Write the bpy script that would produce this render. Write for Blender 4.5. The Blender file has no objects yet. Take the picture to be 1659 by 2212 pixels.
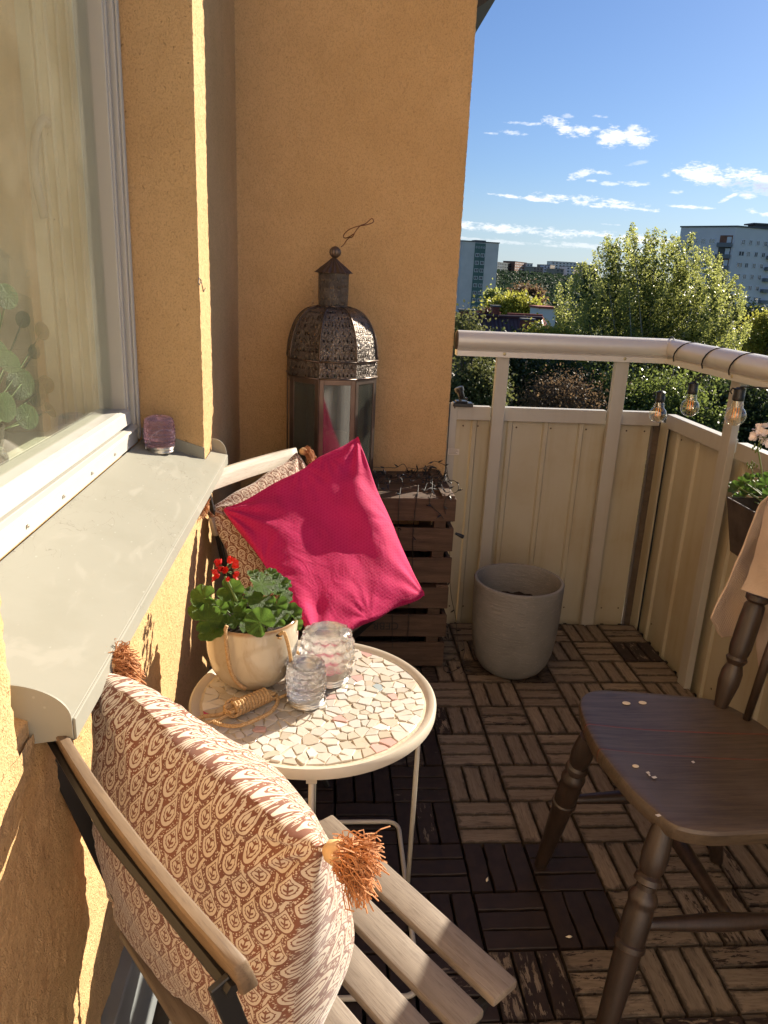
import bpy, bmesh, math, random
import numpy as np
from mathutils import Vector, Matrix, noise, Quaternion

random.seed(11)
rng = np.random.default_rng(11)
S = bpy.context.scene
COL = S.collection

# ------------------------------------------------------------------ camera
FOC = 1617.57            # focal length in the units used for at() (image 1659 x 2212)
CAM_H = 1.27562
PITCH, ROLL, YAW = 0.300445, 0.046235, 0.081962
fw = Vector((math.sin(YAW)*math.cos(PITCH), math.cos(YAW)*math.cos(PITCH), -math.sin(PITCH)))
_rt = Vector((math.cos(YAW), -math.sin(YAW), 0)); _up = _rt.cross(fw)
rt = _rt*math.cos(ROLL) + _up*math.sin(ROLL); up = -_rt*math.sin(ROLL) + _up*math.cos(ROLL)
CP = Vector((0, 0, CAM_H))
cam = bpy.data.cameras.new('camera'); camo = bpy.data.objects.new('camera', cam); COL.objects.link(camo)
camo.matrix_world = Matrix(((rt.x, up.x, -fw.x, CP.x), (rt.y, up.y, -fw.y, CP.y), (rt.z, up.z, -fw.z, CP.z), (0, 0, 0, 1)))
cam.sensor_fit = 'VERTICAL'; cam.sensor_height = 36; cam.lens = 36*FOC/2212
cam.clip_start = 0.02; cam.clip_end = 6000
S.camera = camo

# ------------------------------------------------------------------ sky, sun, exposure
SUN_AZ = math.radians(50.5)      # clockwise from +Y
SUN_EL = math.radians(26.5)
world = bpy.data.worlds.new('World'); S.world = world; world.use_nodes = True
SKY_STRENGTH = 0.071
SUN_STRENGTH = 3.2
S.view_settings.view_transform = 'Standard'; S.view_settings.look = 'None'
S.view_settings.exposure = 1.84; S.view_settings.gamma = 1.0
S.view_settings.use_curve_mapping = False
sl = bpy.data.lights.new('sun', 'SUN'); sl.energy = SUN_STRENGTH; sl.angle = math.radians(0.55); sl.color = (1.0, 0.90, 0.74)
so = bpy.data.objects.new('sun', sl); COL.objects.link(so)
SUND = Vector((math.sin(SUN_AZ)*math.cos(SUN_EL), math.cos(SUN_AZ)*math.cos(SUN_EL), math.sin(SUN_EL)))
so.rotation_mode = 'QUATERNION'; so.rotation_quaternion = SUND.to_track_quat('Z', 'Y')
S.cycles.max_bounces = 10; S.cycles.transparent_max_bounces = 24; S.cycles.transmission_bounces = 10
S.cycles.caustics_reflective = False; S.cycles.caustics_refractive = False
S.cycles.sample_clamp_indirect = 6
try: S.cycles.use_denoising = True
except Exception: pass

def ray(x, y): return fw + rt*((x-829.5)/FOC) - up*((y-1106)/FOC)
def at(x, y, Y):
    d = ray(x, y); return CP + d*(Y/d.y)
def atx(x, y, X):
    d = ray(x, y); return CP + d*(X/d.x)
def atz(x, y, Z):
    d = ray(x, y); return CP + d*((Z-CAM_H)/d.z)
def proj(p):
    d = Vector(p)-CP; z = d.dot(fw)
    return (829.5+FOC*d.dot(rt)/z, 1106-FOC*d.dot(up)/z) if z > 0 else (-9999, -9999)

# ------------------------------------------------------------------ node expressions
class X:
    """A value in a node tree; arithmetic on it adds Math nodes."""
    def __init__(s, nt, v): s.nt, s.v = nt, v
    def _m(s, op, *a, clamp=False):
        n = s.nt.nodes.new('ShaderNodeMath'); n.operation = op; n.use_clamp = clamp
        for i, q in enumerate((s,)+a):
            q = q.v if isinstance(q, X) else q
            if isinstance(q, (int, float)): n.inputs[i].default_value = q
            else: s.nt.links.new(q, n.inputs[i])
        return X(s.nt, n.outputs[0])
    def __add__(s, o): return s._m('ADD', o)
    __radd__ = __add__
    def __sub__(s, o): return s._m('SUBTRACT', o)
    def __rsub__(s, o): return (s*-1.0)+o
    def __mul__(s, o): return s._m('MULTIPLY', o)
    __rmul__ = __mul__
    def __truediv__(s, o): return s._m('DIVIDE', o)
    def abs(s): return s._m('ABSOLUTE')
    def sin(s): return s._m('SINE')
    def sqrt(s): return s._m('SQRT')
    def floor(s): return s._m('FLOOR')
    def fract(s): return s._m('FRACT')
    def mx(s, o): return s._m('MAXIMUM', o)
    def mn(s, o): return s._m('MINIMUM', o)
    def mod(s, o): return s._m('FLOORED_MODULO', o)
    def gt(s, o): return s._m('GREATER_THAN', o)
    def lt(s, o): return s._m('LESS_THAN', o)
    def cl(s): return s._m('ADD', 0.0, clamp=True)
    def st(s, a, b):
        n = s.nt.nodes.new('ShaderNodeMapRange'); n.interpolation_type = 'SMOOTHSTEP'
        s.nt.links.new(s.v, n.inputs[0]); n.inputs[1].default_value = a; n.inputs[2].default_value = b
        return X(s.nt, n.outputs[0])
class G:
    """Material (or world) graph helper."""
    def __init__(s, nt): s.nt = nt; s.N = nt.nodes; s.L = nt.links
    def node(s, t, **k):
        n = s.N.new(t)
        for a, b in k.items(): setattr(n, a, b)
        return n
    def set(s, inp, v):
        if isinstance(v, X): v = v.v
        if isinstance(v, (int, float)):
            inp.default_value = v if inp.type == 'VALUE' else (v, v, v) if inp.type == 'VECTOR' else (v, v, v, 1)
        elif isinstance(v, tuple): inp.default_value = v if len(v) == len(inp.default_value) else v+(1,)
        else: s.L.new(v, inp)
    def coord(s, kind='Object', scale=None, rnd=False):
        c = s.node('ShaderNodeTexCoord').outputs[kind]
        if rnd:
            oi = s.node('ShaderNodeObjectInfo'); m = s.node('ShaderNodeVectorMath', operation='SCALE')
            m.inputs[0].default_value = (37.3, 51.1, 23.7); s.L.new(oi.outputs['Random'], m.inputs['Scale'])
            a = s.node('ShaderNodeVectorMath', operation='ADD'); s.L.new(c, a.inputs[0]); s.L.new(m.outputs[0], a.inputs[1]); c = a.outputs[0]
        if scale:
            m = s.node('ShaderNodeMapping'); s.L.new(c, m.inputs[0]); m.inputs['Scale'].default_value = scale; c = m.outputs[0]
        return c
    def xyz(s, vec):
        n = s.node('ShaderNodeSeparateXYZ'); s.L.new(vec, n.inputs[0]); return [X(s.nt, o) for o in n.outputs]
    def vec(s, x, y, z=0.0):
        n = s.node('ShaderNodeCombineXYZ')
        for i, q in enumerate((x, y, z)): s.set(n.inputs[i], q)
        return n.outputs[0]
    def noise(s, vec, scale, detail=4, rough=.55, dist=0):
        n = s.node('ShaderNodeTexNoise'); s.L.new(vec, n.inputs['Vector'])
        n.inputs['Scale'].default_value = scale; n.inputs['Detail'].default_value = detail
        n.inputs['Roughness'].default_value = rough; n.inputs['Distortion'].default_value = dist
        return X(s.nt, n.outputs[0])
    def voro(s, vec, scale, feature='F1', out='Distance', rand=1.0):
        n = s.node('ShaderNodeTexVoronoi', feature=feature); s.L.new(vec, n.inputs['Vector'])
        n.inputs['Scale'].default_value = scale; n.inputs['Randomness'].default_value = rand
        return X(s.nt, n.outputs[out])
    def mix(s, f, a, b, blend='MIX'):
        n = s.node('ShaderNodeMix', data_type='RGBA', blend_type=blend)
        s.set(n.inputs[0], f); s.set(n.inputs[6], a); s.set(n.inputs[7], b); return X(s.nt, n.outputs[2])
    def bump(s, h, strength=.5, dist=.002, normal=None):
        n = s.node('ShaderNodeBump'); s.set(n.inputs['Height'], h); n.inputs['Strength'].default_value = strength
        n.inputs['Distance'].default_value = dist
        if normal is not None: s.L.new(normal, n.inputs['Normal'])
        return n.outputs[0]
    def out(s, shader):
        o = s.node('ShaderNodeOutputMaterial'); s.L.new(shader, o.inputs['Surface'])
    def bsdf(s, color, rough=.6, metal=0, normal=None, spec=.5, **k):
        b = s.node('ShaderNodeBsdfPrincipled')
        s.set(b.inputs['Base Color'], color); s.set(b.inputs['Roughness'], rough); s.set(b.inputs['Metallic'], metal)
        b.inputs['Specular IOR Level'].default_value = spec
        if normal is not None: s.L.new(normal, b.inputs['Normal'])
        for a, v in k.items(): s.set(b.inputs[a.replace('_', ' ')], v)
        return b.outputs[0]
MATS = {}
def material(name):
    m = bpy.data.materials.new(name); m.use_nodes = True; m.node_tree.nodes.clear(); MATS[name] = m
    return m, G(m.node_tree)

# ---- world: Nishita sky with the thin fair-weather clouds of the photograph
def build_world():
    nt = world.node_tree; nt.nodes.clear(); g = G(nt)
    sky = g.node('ShaderNodeTexSky', sky_type='NISHITA'); sky.sun_disc = False
    sky.sun_elevation = SUN_EL; sky.sun_rotation = SUN_AZ; sky.altitude = 60
    sky.air_density = 1.15; sky.dust_density = 0.35; sky.ozone_density = 2.6
    d = g.coord('Generated')
    x, y, z = g.xyz(d)
    az = x._m('ARCTAN2', y); el = z._m('ARCSINE')
    v = g.vec(az*1.0, el*2.6, 0)
    n1 = g.noise(v, 22, 6, .62); n2 = g.noise(v, 75, 5, .6)
    wob = (n1-.5)*3.4 + (n2-.5)*2.2 + (g.noise(v, 210, 3)-.5)*1.0
    dens = None
    def blob(cx, cy, rx, ry, soft=1.0, tilt=0.0, cut=0.0):
        """cx, cy, rx, ry in the photograph's sky; stored as azimuth and elevation."""
        p = ray(cx, cy).normalized(); a0 = math.atan2(p.x, p.y); e0 = math.asin(p.z)
        ax = rx/FOC*1.05; ay = ry/FOC; t = tilt-ROLL*0.8
        da = az-a0; de = el-e0
        u = (da*math.cos(t)+de*math.sin(t))/ax; w = (de*math.cos(t)-da*math.sin(t))/ay
        q = 1.0-(u*u+w*w)
        return (q*1.0+wob-.28-cut).st(0.0, .95)*(q+.9).cl()*soft
    B = []
    k = .3882
    def cb(cx, cy, rx, ry, soft=1.0, tilt=0, cut=0): B.append(blob(1015+k*cx, k*cy, rx*k*1.15, ry*k*1.2, soft, tilt, cut))
    cb(500, 700, 85, 34, 1, -.3); cb(625, 722, 50, 24, .9, -.2); cb(700, 715, 36, 16, .8)
    cb(795, 760, 80, 52, 1, 0); cb(935, 762, 86, 46, 1, -.3); cb(320, 688, 100, 8, .6); cb(230, 738, 66, 13, .6)
    cb(125, 742, 45, 6, .5); cb(545, 645, 36, 12, .4); cb(725, 648, 52, 9, .5)
    cb(622, 972, 74, 22, .8, .3); cb(742, 962, 44, 11, .7); cb(670, 1005, 44, 8, .7); cb(785, 1022, 56, 10, .6)
    cb(935, 1022, 110, 12, .75); cb(930, 910, 60, 10, .3, .2); cb(1090, 972, 26, 14, .8); cb(1140, 1062, 54, 15, .6, -.1)
    cb(1330, 970, 150, 46, 1.1, -.15); cb(1560, 985, 190, 40, 1.1, -.1); cb(1430, 1105, 46, 10, .8, .5); cb(1552, 1092, 38, 15, .8)
    cb(1560, 1172, 42, 18, .9); cb(1650, 1195, 40, 12, .8)
    cb(330, 1105, 250, 10, .9, -.05); cb(650, 1122, 300, 26, 1, -.04); cb(860, 1150, 190, 9, .9, -.08); cb(1225, 1152, 95, 8, .8)
    cb(430, 1292, 760, 26, .85); cb(250, 1350, 400, 10, .4); cb(900, 1385, 600, 16, .5, 0); cb(800, 1250, 50, 5, .5)
    tot = B[0]
    for b in B[1:]: tot = tot.mx(b)
    # the same kind of thin bank and streak goes round the whole horizon
    v2 = g.vec(az*1.0, el*9.0, 3.3)
    far = (g.noise(v2, 5.5, 6, .6)+(g.noise(v, 60, 4)-.5)*.2).st(.56, .74)*el.st(.28, .12)*el.st(-.02, .03)
    side = az.st(.62, .8).mx((az*-1.0).st(.08, .3))
    tot = tot.mx(far*side*.9)
    shade = blob(1015+k*1590, k*1040, 170*k, 38*k, 1.0, -.1)
    tot = tot.mx(shade*.9)
    ccol = g.mix(shade*.85, (4.9, 4.9, 4.95), (2.5, 2.7, 3.5))
    blue = g.mix(1.0, sky.outputs[0], (.27, .325, .44), blend='MULTIPLY')
    hz = g.mix((el.st(.14, -.01))*.45, blue, (2.3, 2.9, 3.7))
    c = g.mix((tot*.92).cl(), hz, ccol)
    bg = g.node('ShaderNodeBackground'); g.set(bg.inputs[0], c); bg.inputs[1].default_value = SKY_STRENGTH
    o = g.node('ShaderNodeOutputWorld'); g.L.new(bg.outputs[0], o.inputs[0])
build_world()
world.cycles.sampling_method = 'MANUAL'; world.cycles.sample_map_resolution = 512

# ------------------------------------------------------------------ mesh helpers
def tag(o, label=None, cat=None, group=None, kind=None):
    if label: o['label'] = label
    if cat: o['category'] = cat
    if group: o['group'] = group
    if kind: o['kind'] = kind
    return o
def link(o, parent=None):
    COL.objects.link(o)
    if parent is not None:
        o.parent = parent
    return o
def thing(name, label, cat, loc=(0, 0, 0), group=None, rot=None):
    o = bpy.data.objects.new(name, None); COL.objects.link(o); o.location = loc; o.empty_display_size = .05
    if rot is not None: o.rotation_euler = rot
    return tag(o, label, cat, group)
def copy_tree(o, parent=None):
    c = o.copy(); COL.objects.link(c)
    if parent is not None: c.parent = parent
    for ch in list(o.children): copy_tree(ch, c)
    return c
def smooth_by(me, angle=None):
    if angle is None:
        me.polygons.foreach_set('use_smooth', [True]*len(me.polygons))
    else:
        me.polygons.foreach_set('use_smooth', [True]*len(me.polygons)); me.set_sharp_from_angle(angle=angle)
class MB:
    """Collects simple shapes and links them as one mesh object."""
    def __init__(s): s.V = []; s.F = []; s.UV = None
    def add(s, V, F):
        n = len(s.V); s.V += [tuple(v) for v in V]; s.F += [tuple(i+n for i in f) for f in F]; return s
    def box(s, c, size, rot=None):
        hx, hy, hz = size[0]/2, size[1]/2, size[2]/2
        V = [Vector((a*hx, b*hy, d*hz)) for a in (-1, 1) for b in (-1, 1) for d in (-1, 1)]
        if rot is not None: V = [rot @ v for v in V]
        V = [v+Vector(c) for v in V]
        return s.add(V, [(0, 1, 3, 2), (4, 6, 7, 5), (0, 4, 5, 1), (2, 3, 7, 6), (0, 2, 6, 4), (1, 5, 7, 3)])
    def bb(s, x0, x1, y0, y1, z0, z1): return s.box(((x0+x1)/2, (y0+y1)/2, (z0+z1)/2), (abs(x1-x0), abs(y1-y0), abs(z1-z0)))
    def tube(s, pts, r, seg=8, closed=False, caps=True):
        pts = [Vector(p) for p in pts]; n = len(pts); R = r if isinstance(r, (list, tuple)) else [r]*n
        V = []; F = []; prev = None
        for i, p in enumerate(pts):
            t = ((pts[(i+1) % n] if closed or i < n-1 else p)-(pts[i-1] if closed or i > 0 else p))
            t = t.normalized() if t.length > 1e-9 else Vector((0, 0, 1))
            if prev is None:
                a = t.orthogonal().normalized()
            else:
                a = prev-t*prev.dot(t); a = a.normalized() if a.length > 1e-6 else t.orthogonal().normalized()
            prev = a; b = t.cross(a)
            for k in range(seg):
                th = 2*math.pi*k/seg; V.append(p+(a*math.cos(th)+b*math.sin(th))*R[i])
        m = n if closed else n-1
        for i in range(m):
            j = (i+1) % n
            for k in range(seg):
                l = (k+1) % seg; F.append((i*seg+k, i*seg+l, j*seg+l, j*seg+k))
        if caps and not closed:
            F.append(tuple(range(seg-1, -1, -1))); F.append(tuple((n-1)*seg+k for k in range(seg)))
        return s.add(V, F)
    def lathe(s, prof, c=(0, 0, 0), seg=24, rot=None, phase=0.0, caps=(True, True), fn=None):
        """prof: (radius, height) from bottom to top round the local z axis."""
        V = []; F = []
        for (r, h) in prof:
            for k in range(seg):
                th = 2*math.pi*(k+phase)/seg
                rr = r if fn is None else fn(r, h, th)
                v = Vector((rr*math.cos(th), rr*math.sin(th), h))
                if rot is not None: v = rot @ v
                V.append(v+Vector(c))
        for i in range(len(prof)-1):
            for k in range(seg):
                l = (k+1) % seg; F.append((i*seg+k, i*seg+l, (i+1)*seg+l, (i+1)*seg+k))
        if caps[0]: F.append(tuple(range(seg-1, -1, -1)))
        if caps[1]: F.append(tuple((len(prof)-1)*seg+k for k in range(seg)))
        return s.add(V, F)
    def turned(s, p0, p1, prof, seg=16):
        """prof: (t 0..1, radius) along p0 -> p1."""
        p0, p1 = Vector(p0), Vector(p1); d = p1-p0; q = d.to_track_quat('Z', 'Y').to_matrix()
        return s.lathe([(r, t*d.length) for t, r in prof], p0, seg, q)
    def prism(s, pts, depth):
        """A closed outline (3D points) extruded by the vector depth."""
        n = len(pts); d = Vector(depth); V = [Vector(p) for p in pts]+[Vector(p)+d for p in pts]
        F = [tuple(range(n)), tuple(range(2*n-1, n-1, -1))]+[(i, i+n, (i+1) % n+n, (i+1) % n) for i in range(n)]
        return s.add(V, F)
    def build(s, name, mat, parent=None, smooth=None, bevel=0, bseg=1):
        me = bpy.data.meshes.new(name); me.from_pydata(s.V, [], s.F); me.validate()
        bm = bmesh.new(); bm.from_mesh(me); bmesh.ops.recalc_face_normals(bm, faces=bm.faces)
        if bevel:
            ed = [e for e in bm.edges if len(e.link_faces) == 2 and e.calc_face_angle(0) > .6]
            bmesh.ops.bevel(bm, geom=ed, offset=bevel, segments=bseg, profile=.5, affect='EDGES')
        bm.to_mesh(me); bm.free()
        if smooth is not None: smooth_by(me, None if smooth is True else smooth)
        o = bpy.data.objects.new(name, me); me.materials.append(MATS[mat] if isinstance(mat, str) else mat)
        return link(o, parent)
def grid_object(name, P, mat, parent=None, uv=None, closed_u=False):
    """P: array (nu, nv, 3) -> smooth sheet with UVs."""
    nu, nv = P.shape[:2]
    i, j = np.meshgrid(np.arange(nu-(0 if closed_u else 1)), np.arange(nv-1), indexing='ij')
    i2 = (i+1) % nu
    F = np.stack([i*nv+j, i2*nv+j, i2*nv+j+1, i*nv+j+1], -1).reshape(-1, 4)
    me = bpy.data.meshes.new(name); me.from_pydata(P.reshape(-1, 3).tolist(), [], F.tolist())
    if uv is not None:
        l = me.uv_layers.new(name='UVMap'); U = uv.reshape(-1, 2)[F.reshape(-1)]
        l.data.foreach_set('uv', U.astype(np.float32).ravel())
    smooth_by(me); o = bpy.data.objects.new(name, me); me.materials.append(MATS[mat])
    return link(o, parent)
def quads_object(name, Q, mat, parent=None):
    """Q: (n, 4, 3) loose leaf faces as one mesh, fast."""
    n = len(Q); me = bpy.data.meshes.new(name)
    me.vertices.add(n*4); me.vertices.foreach_set('co', Q.astype(np.float32).ravel())
    me.loops.add(n*4); me.loops.foreach_set('vertex_index', np.arange(n*4, dtype=np.int32))
    me.polygons.add(n); me.polygons.foreach_set('loop_start', np.arange(0, n*4, 4, dtype=np.int32))
    me.polygons.foreach_set('loop_total', np.full(n, 4, dtype=np.int32)); me.update(calc_edges=True)
    me.materials.append(MATS[mat]); o = bpy.data.objects.new(name, me); return link(o, parent)
def catmull(P, n=8, closed=False):
    P = [Vector(p) for p in P]; out = []; m = len(P)
    for i in range(m if closed else m-1):
        p1, p2 = P[i], P[(i+1) % m]
        p0 = P[i-1] if (closed or i > 0) else p1*2-p2
        p3 = P[(i+2) % m] if (closed or i < m-2) else p2*2-p1
        for k in range(n):
            t = k/n
            out.append(.5*((2*p1)+(p2-p0)*t+(2*p0-5*p1+4*p2-p3)*t*t+(3*p1-p0-3*p2+p3)*t**3))
    if not closed: out.append(P[-1])
    return out

# ------------------------------------------------------------------ materials
def simple(name, color, rough=.6, metal=0, bs=0, bstr=.3, bd=.001, var=0, vs=8, spec=.5, **k):
    m, g = material(name); c = g.coord('Object', rnd=True)
    col = color
    if var:
        col = g.mix(g.noise(c, vs, 5).st(.3, .7), tuple(q*(1-var) for q in color), tuple(min(1, q*(1+var)) for q in color))
    nrm = g.bump(g.noise(c, bs, 4), bstr, bd) if bs else None
    g.out(g.bsdf(col, rough, metal, nrm, spec, **k)); return m

def m_stucco():
    m, g = material('stucco'); c = g.coord('Object')
    cs = g.coord('Object', scale=(1, 1, .72))
    big = g.noise(c, 2.2, 4); mid = g.noise(c, 14, 4)
    fine = g.noise(cs, 260, 4, .7, 0); grit = g.noise(cs, 560, 2)
    pit = g.noise(cs, 150, 2, .5, .3).st(.66, .76)
    col = g.mix(big.st(.3, .7), (.68, .435, .205), (.76, .50, .25))
    col = g.mix(mid.st(.35, .75)*.35, col, (.62, .385, .18))
    col = g.mix(g.noise(g.coord('Object', scale=(1, 1, .25)), 5, 5, .6).st(.55, .78)*.28, col, (.50, .31, .15))
    col = g.mix(pit*.3, col, (.30, .16, .07))
    col = g.mix(fine.st(.54, .36)*.36, col, (.37, .20, .085)); col = g.mix(grit.st(.5, .75)*.25, col, (.82, .57, .32))
    h = fine*.8+grit*.3-pit*.5
    g.out(g.bsdf(col, .92, 0, g.bump(h, 1.0, .0055), .2))
m_stucco()

def m_paint(name, base, rough=.45, dirt=(.5, .42, .3), amt=.3, metal=0, streak=True, bump=.06):
    m, g = material(name); c = g.coord('Object', rnd=True); cz = g.coord('Object', scale=(1, 1, .08) if streak else None, rnd=True)
    n = g.noise(cz, 16, 5, .6).st(.45, .8); n2 = g.noise(c, 5, 4).st(.4, .75)
    col = g.mix((n*.6+n2*.5)*amt, base, dirt)
    g.out(g.bsdf(col, (g.noise(c, 30, 3)*.25+rough-.1), metal, g.bump(g.noise(c, 200, 3), bump, .001)))
m_paint('window_paint', (.50, .48, .43), .4, (.6, .55, .46), .35, streak=False)
m_paint('panel_paint', (.45, .415, .32), .5, (.33, .245, .125), .75)
m_paint('aluminium', (.45, .432, .388), .42, (.34, .28, .21), .6, .1)
m_paint('rail_aluminium', (.65, .625, .58), .36, (.55, .49, .42), .3, .25, streak=False)
simple('zinc_strip', (.62, .58, .5), .4, .3, var=.08)
simple('base_board_paint', (.22, .235, .24), .5, 0, 60, .2, .001, .15)

def m_sill():
    m, g = material('sill_paint'); c = g.coord('Object')
    n = g.noise(c, 9, 5, .6).st(.45, .7); sp = g.voro(g.coord('Object', scale=(1, .5, 1)), 60).st(.12, .05)
    smear = g.noise(g.coord('Object', scale=(1.4, .5, 1)), 12, 5, .6, 1.4).st(.56, .66)
    scr = g.noise(g.coord('Object', scale=(1, .35, 1)), 22, 3, .5, 2.5)
    line = ((scr-.5).abs()).st(.008, .002)*g.noise(c, 5, 2).st(.52, .62)
    col = g.mix(n*.4, (.30, .288, .237), (.26, .25, .20))
    col = g.mix(smear*.2, col, (.43, .40, .34)); col = g.mix(sp*.2, col, (.68, .65, .58)); col = g.mix(line*.8, col, (.17, .15, .12))
    g.out(g.bsdf(col, (smear*.15+.55), 0, g.bump(g.noise(c, 150, 3), .08, .001), .25))
m_sill()

def m_wood(name, a, b, dark, rough=.65, grain=(3, 60, 60), knots=.5, stain=.3, spec=.4, fine=.5, gs=2.2):
    """a, b pale and mid wood; dark grain lines; grain runs along local x."""
    m, g = material(name); c = g.coord('Object', scale=grain, rnd=True); c0 = g.coord('Object', rnd=True)
    n = g.noise(c, gs, 6, .62, .4); f = g.noise(c, gs*6, 3, .6)
    w = g.noise(g.coord('Object', scale=(grain[0]*.6, grain[1]*.5, grain[2]*.5), rnd=True), gs*.6, 4, .6, 1.4).st(.5, .62)
    oi = g.node('ShaderNodeObjectInfo'); r = X(g.nt, oi.outputs['Random'])
    col = g.mix(n.st(.3, .7), a, b); col = g.mix(f.st(.5, .72)*fine, col, dark)
    col = g.mix(w*knots*.6, col, dark)
    col = g.mix(g.noise(c0, 9, 5, .65).st(.56, .72)*stain, col, dark)
    col = g.mix((r-.5).abs()*.5, col, tuple(q*.65 for q in a))
    g.out(g.bsdf(col, (n*.2+rough-.1), 0, g.bump(n*.6+f*.4, .45, .0015), spec))
m_wood('acacia_wood', (.29, .235, .18), (.21, .165, .125), (.10, .065, .045), .6, (3, 40, 40))
m_wood('pale_wood', (.42, .36, .28), (.33, .27, .20), (.2, .14, .09), .6, (3, 40, 40), .25, .2)
m_wood('crate_wood', (.12, .074, .048), (.066, .04, .026), (.035, .02, .013), .75, (3, 35, 35))
m_wood('chair_edge_wood', (.22, .15, .09), (.15, .10, .06), (.07, .04, .025), .6, (3, 30, 30))

def m_slat():
    m, g = material('deck_wood'); c = g.coord('Object', scale=(5, 55, 20), rnd=True); c0 = g.coord('Object', rnd=True)
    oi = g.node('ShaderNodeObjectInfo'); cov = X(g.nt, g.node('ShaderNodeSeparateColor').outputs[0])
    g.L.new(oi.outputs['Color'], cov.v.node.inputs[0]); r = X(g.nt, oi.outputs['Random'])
    n = g.noise(c, 1.6, 6, .65, .5); f = g.noise(c, 8, 4, .6)
    col = g.mix(n.st(.3, .68), (.30, .24, .18), (.19, .148, .108)); col = g.mix(f.st(.48, .7)*.55, col, (.075, .045, .03))
    st = g.noise(g.coord('Object', scale=(10, 34, 10), rnd=True), 1.7, 5, .65).st(.56, .74)
    col = g.mix(st*.8, col, (.03, .019, .014))
    col = g.mix(r*.5, col, (.11, .082, .06))
    lx, ly, lz = g.xyz(g.coord('Object')); en = g.noise(c0, 45, 4, .7)
    edge = ((ly.abs()+(en-.5)*.022).st(.0155, .0215)).mx((lx.abs()+(en-.5)*.035).st(.060, .071))
    col = g.mix(edge*.65, col, (.018, .012, .009))
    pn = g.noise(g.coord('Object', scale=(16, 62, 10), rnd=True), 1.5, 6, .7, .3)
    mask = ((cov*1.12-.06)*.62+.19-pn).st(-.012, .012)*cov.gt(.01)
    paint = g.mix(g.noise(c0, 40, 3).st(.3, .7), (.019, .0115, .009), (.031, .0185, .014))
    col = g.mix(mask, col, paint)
    rough = mask*-.16+.78+(n-.5)*.2
    h = n*.5+f*.3+mask*.8
    g.out(g.bsdf(col, rough, 0, g.bump(h, .5, .0015), .4))
m_slat()
simple('deck_plastic', (.012, .011, .011), .7)
simple('slab_concrete', (.10, .085, .07), .9, 0, 60, .4, .003, .3)

def m_seat():
    m, g = material('dark_seat_wood'); c = g.coord('Object', scale=(4, 70, 30)); c0 = g.coord('Object')
    n = g.noise(c, 1.8, 6, .65, .6); f = g.noise(c, 9, 3)
    x, y, z = g.xyz(c0)
    col = g.mix(n.st(.3, .7), (.105, .076, .05), (.055, .039, .026)); col = g.mix(f.st(.55, .75)*.5, col, (.018, .011, .008))
    worn = g.noise(c0, 6, 4).st(.45, .7); col = g.mix(worn*.5, col, (.12, .09, .07))
    yy = y+x*.10+(g.noise(c0, 4, 2)-.5)*.006
    seam = ((yy-1.318).abs()).st(.0030, .0012)+((yy-1.235).abs()).st(.0026, .0010)*.7
    col = g.mix((seam).cl()*.85, col, (.17, .045, .025))
    g.out(g.bsdf(col, (n*.22+.22), 0, g.bump(n*.5+f*.5-seam, .35, .0012), .42))
m_seat()
m_wood('dark_turned_wood', (.046, .028, .019), (.026, .016, .0105), (.009, .005, .004), .42, (30, 30, 3), .2, .3, .6)
simple('black_steel', (.018, .017, .017), .42, .2, 90, .15, .001)
simple('black_plastic', (.012, .012, .013), .38)
simple('black_cable', (.010, .010, .010), .5)
simple('silver', (.72, .70, .66), .28, 1.0, 120, .1, .001)
simple('galvanised', (.55, .54, .52), .42, .8)
simple('copper_wire', (.20, .085, .045), .4, .8)
simple('cream_steel', (.58, .52, .42), .38, 0, 40, .05, .001, .06)
simple('filament', (1.0, .38, .05), .5)
simple('soil', (.028, .017, .011), .95, 0, 220, 1.0, .01, .5, 60)
simple('brass_mount', (.5, .42, .25), .4, .8)
simple('sticker_white', (.6, .56, .5), .6)
simple('sticker_print', (.12, .10, .09), .7)

def m_pot():
    m, g = material('grey_pot_glaze'); c = g.coord('Object'); cz = g.coord('Object', scale=(1, 1, 5))
    ridg = g.noise(cz, 26, 5, .7); fl = g.noise(g.coord('Object', scale=(1, 1, 6)), 30, 4, .6, 2).st(.60, .63)
    col = g.mix(g.noise(c, 7, 4).st(.3, .7), (.195, .19, .18), (.245, .24, .228)); col = g.mix(fl*.35, col, (.42, .38, .32))
    g.out(g.bsdf(col, .75, 0, g.bump(ridg, .9, .005), .3))
m_pot()
def m_ceramic():
    m, g = material('cream_glaze'); c = g.coord('Object'); x, y, z = g.xyz(c)
    cr = g.noise(g.coord('Object', scale=(1, 1, .35)), 35, 5, .65, 1.5)
    col = g.mix(cr.st(.45, .7)*.6, (.56, .48, .35), (.44, .34, .22))
    rim = (z+(g.noise(c, 40, 3)-.5)*.006).st(.134, .141)
    col = g.mix(rim*.85, col, (.30, .155, .06))
    sp = g.voro(c, 140).st(.08, .03); col = g.mix(sp*.35, col, (.35, .22, .12))
    g.out(g.bsdf(col, .16, 0, g.bump(cr, .1, .002), .6, Coat_Weight=.4, Coat_Roughness=.08))
m_ceramic()
def m_rope():
    m, g = material('rope'); c = g.coord('Object')
    n = g.noise(c, 260, 3); col = g.mix(n.st(.3, .7), (.42, .26, .12), (.62, .42, .22))
    g.out(g.bsdf(col, .85, 0, g.bump(n, .6, .001), .2))
m_rope()
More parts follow.
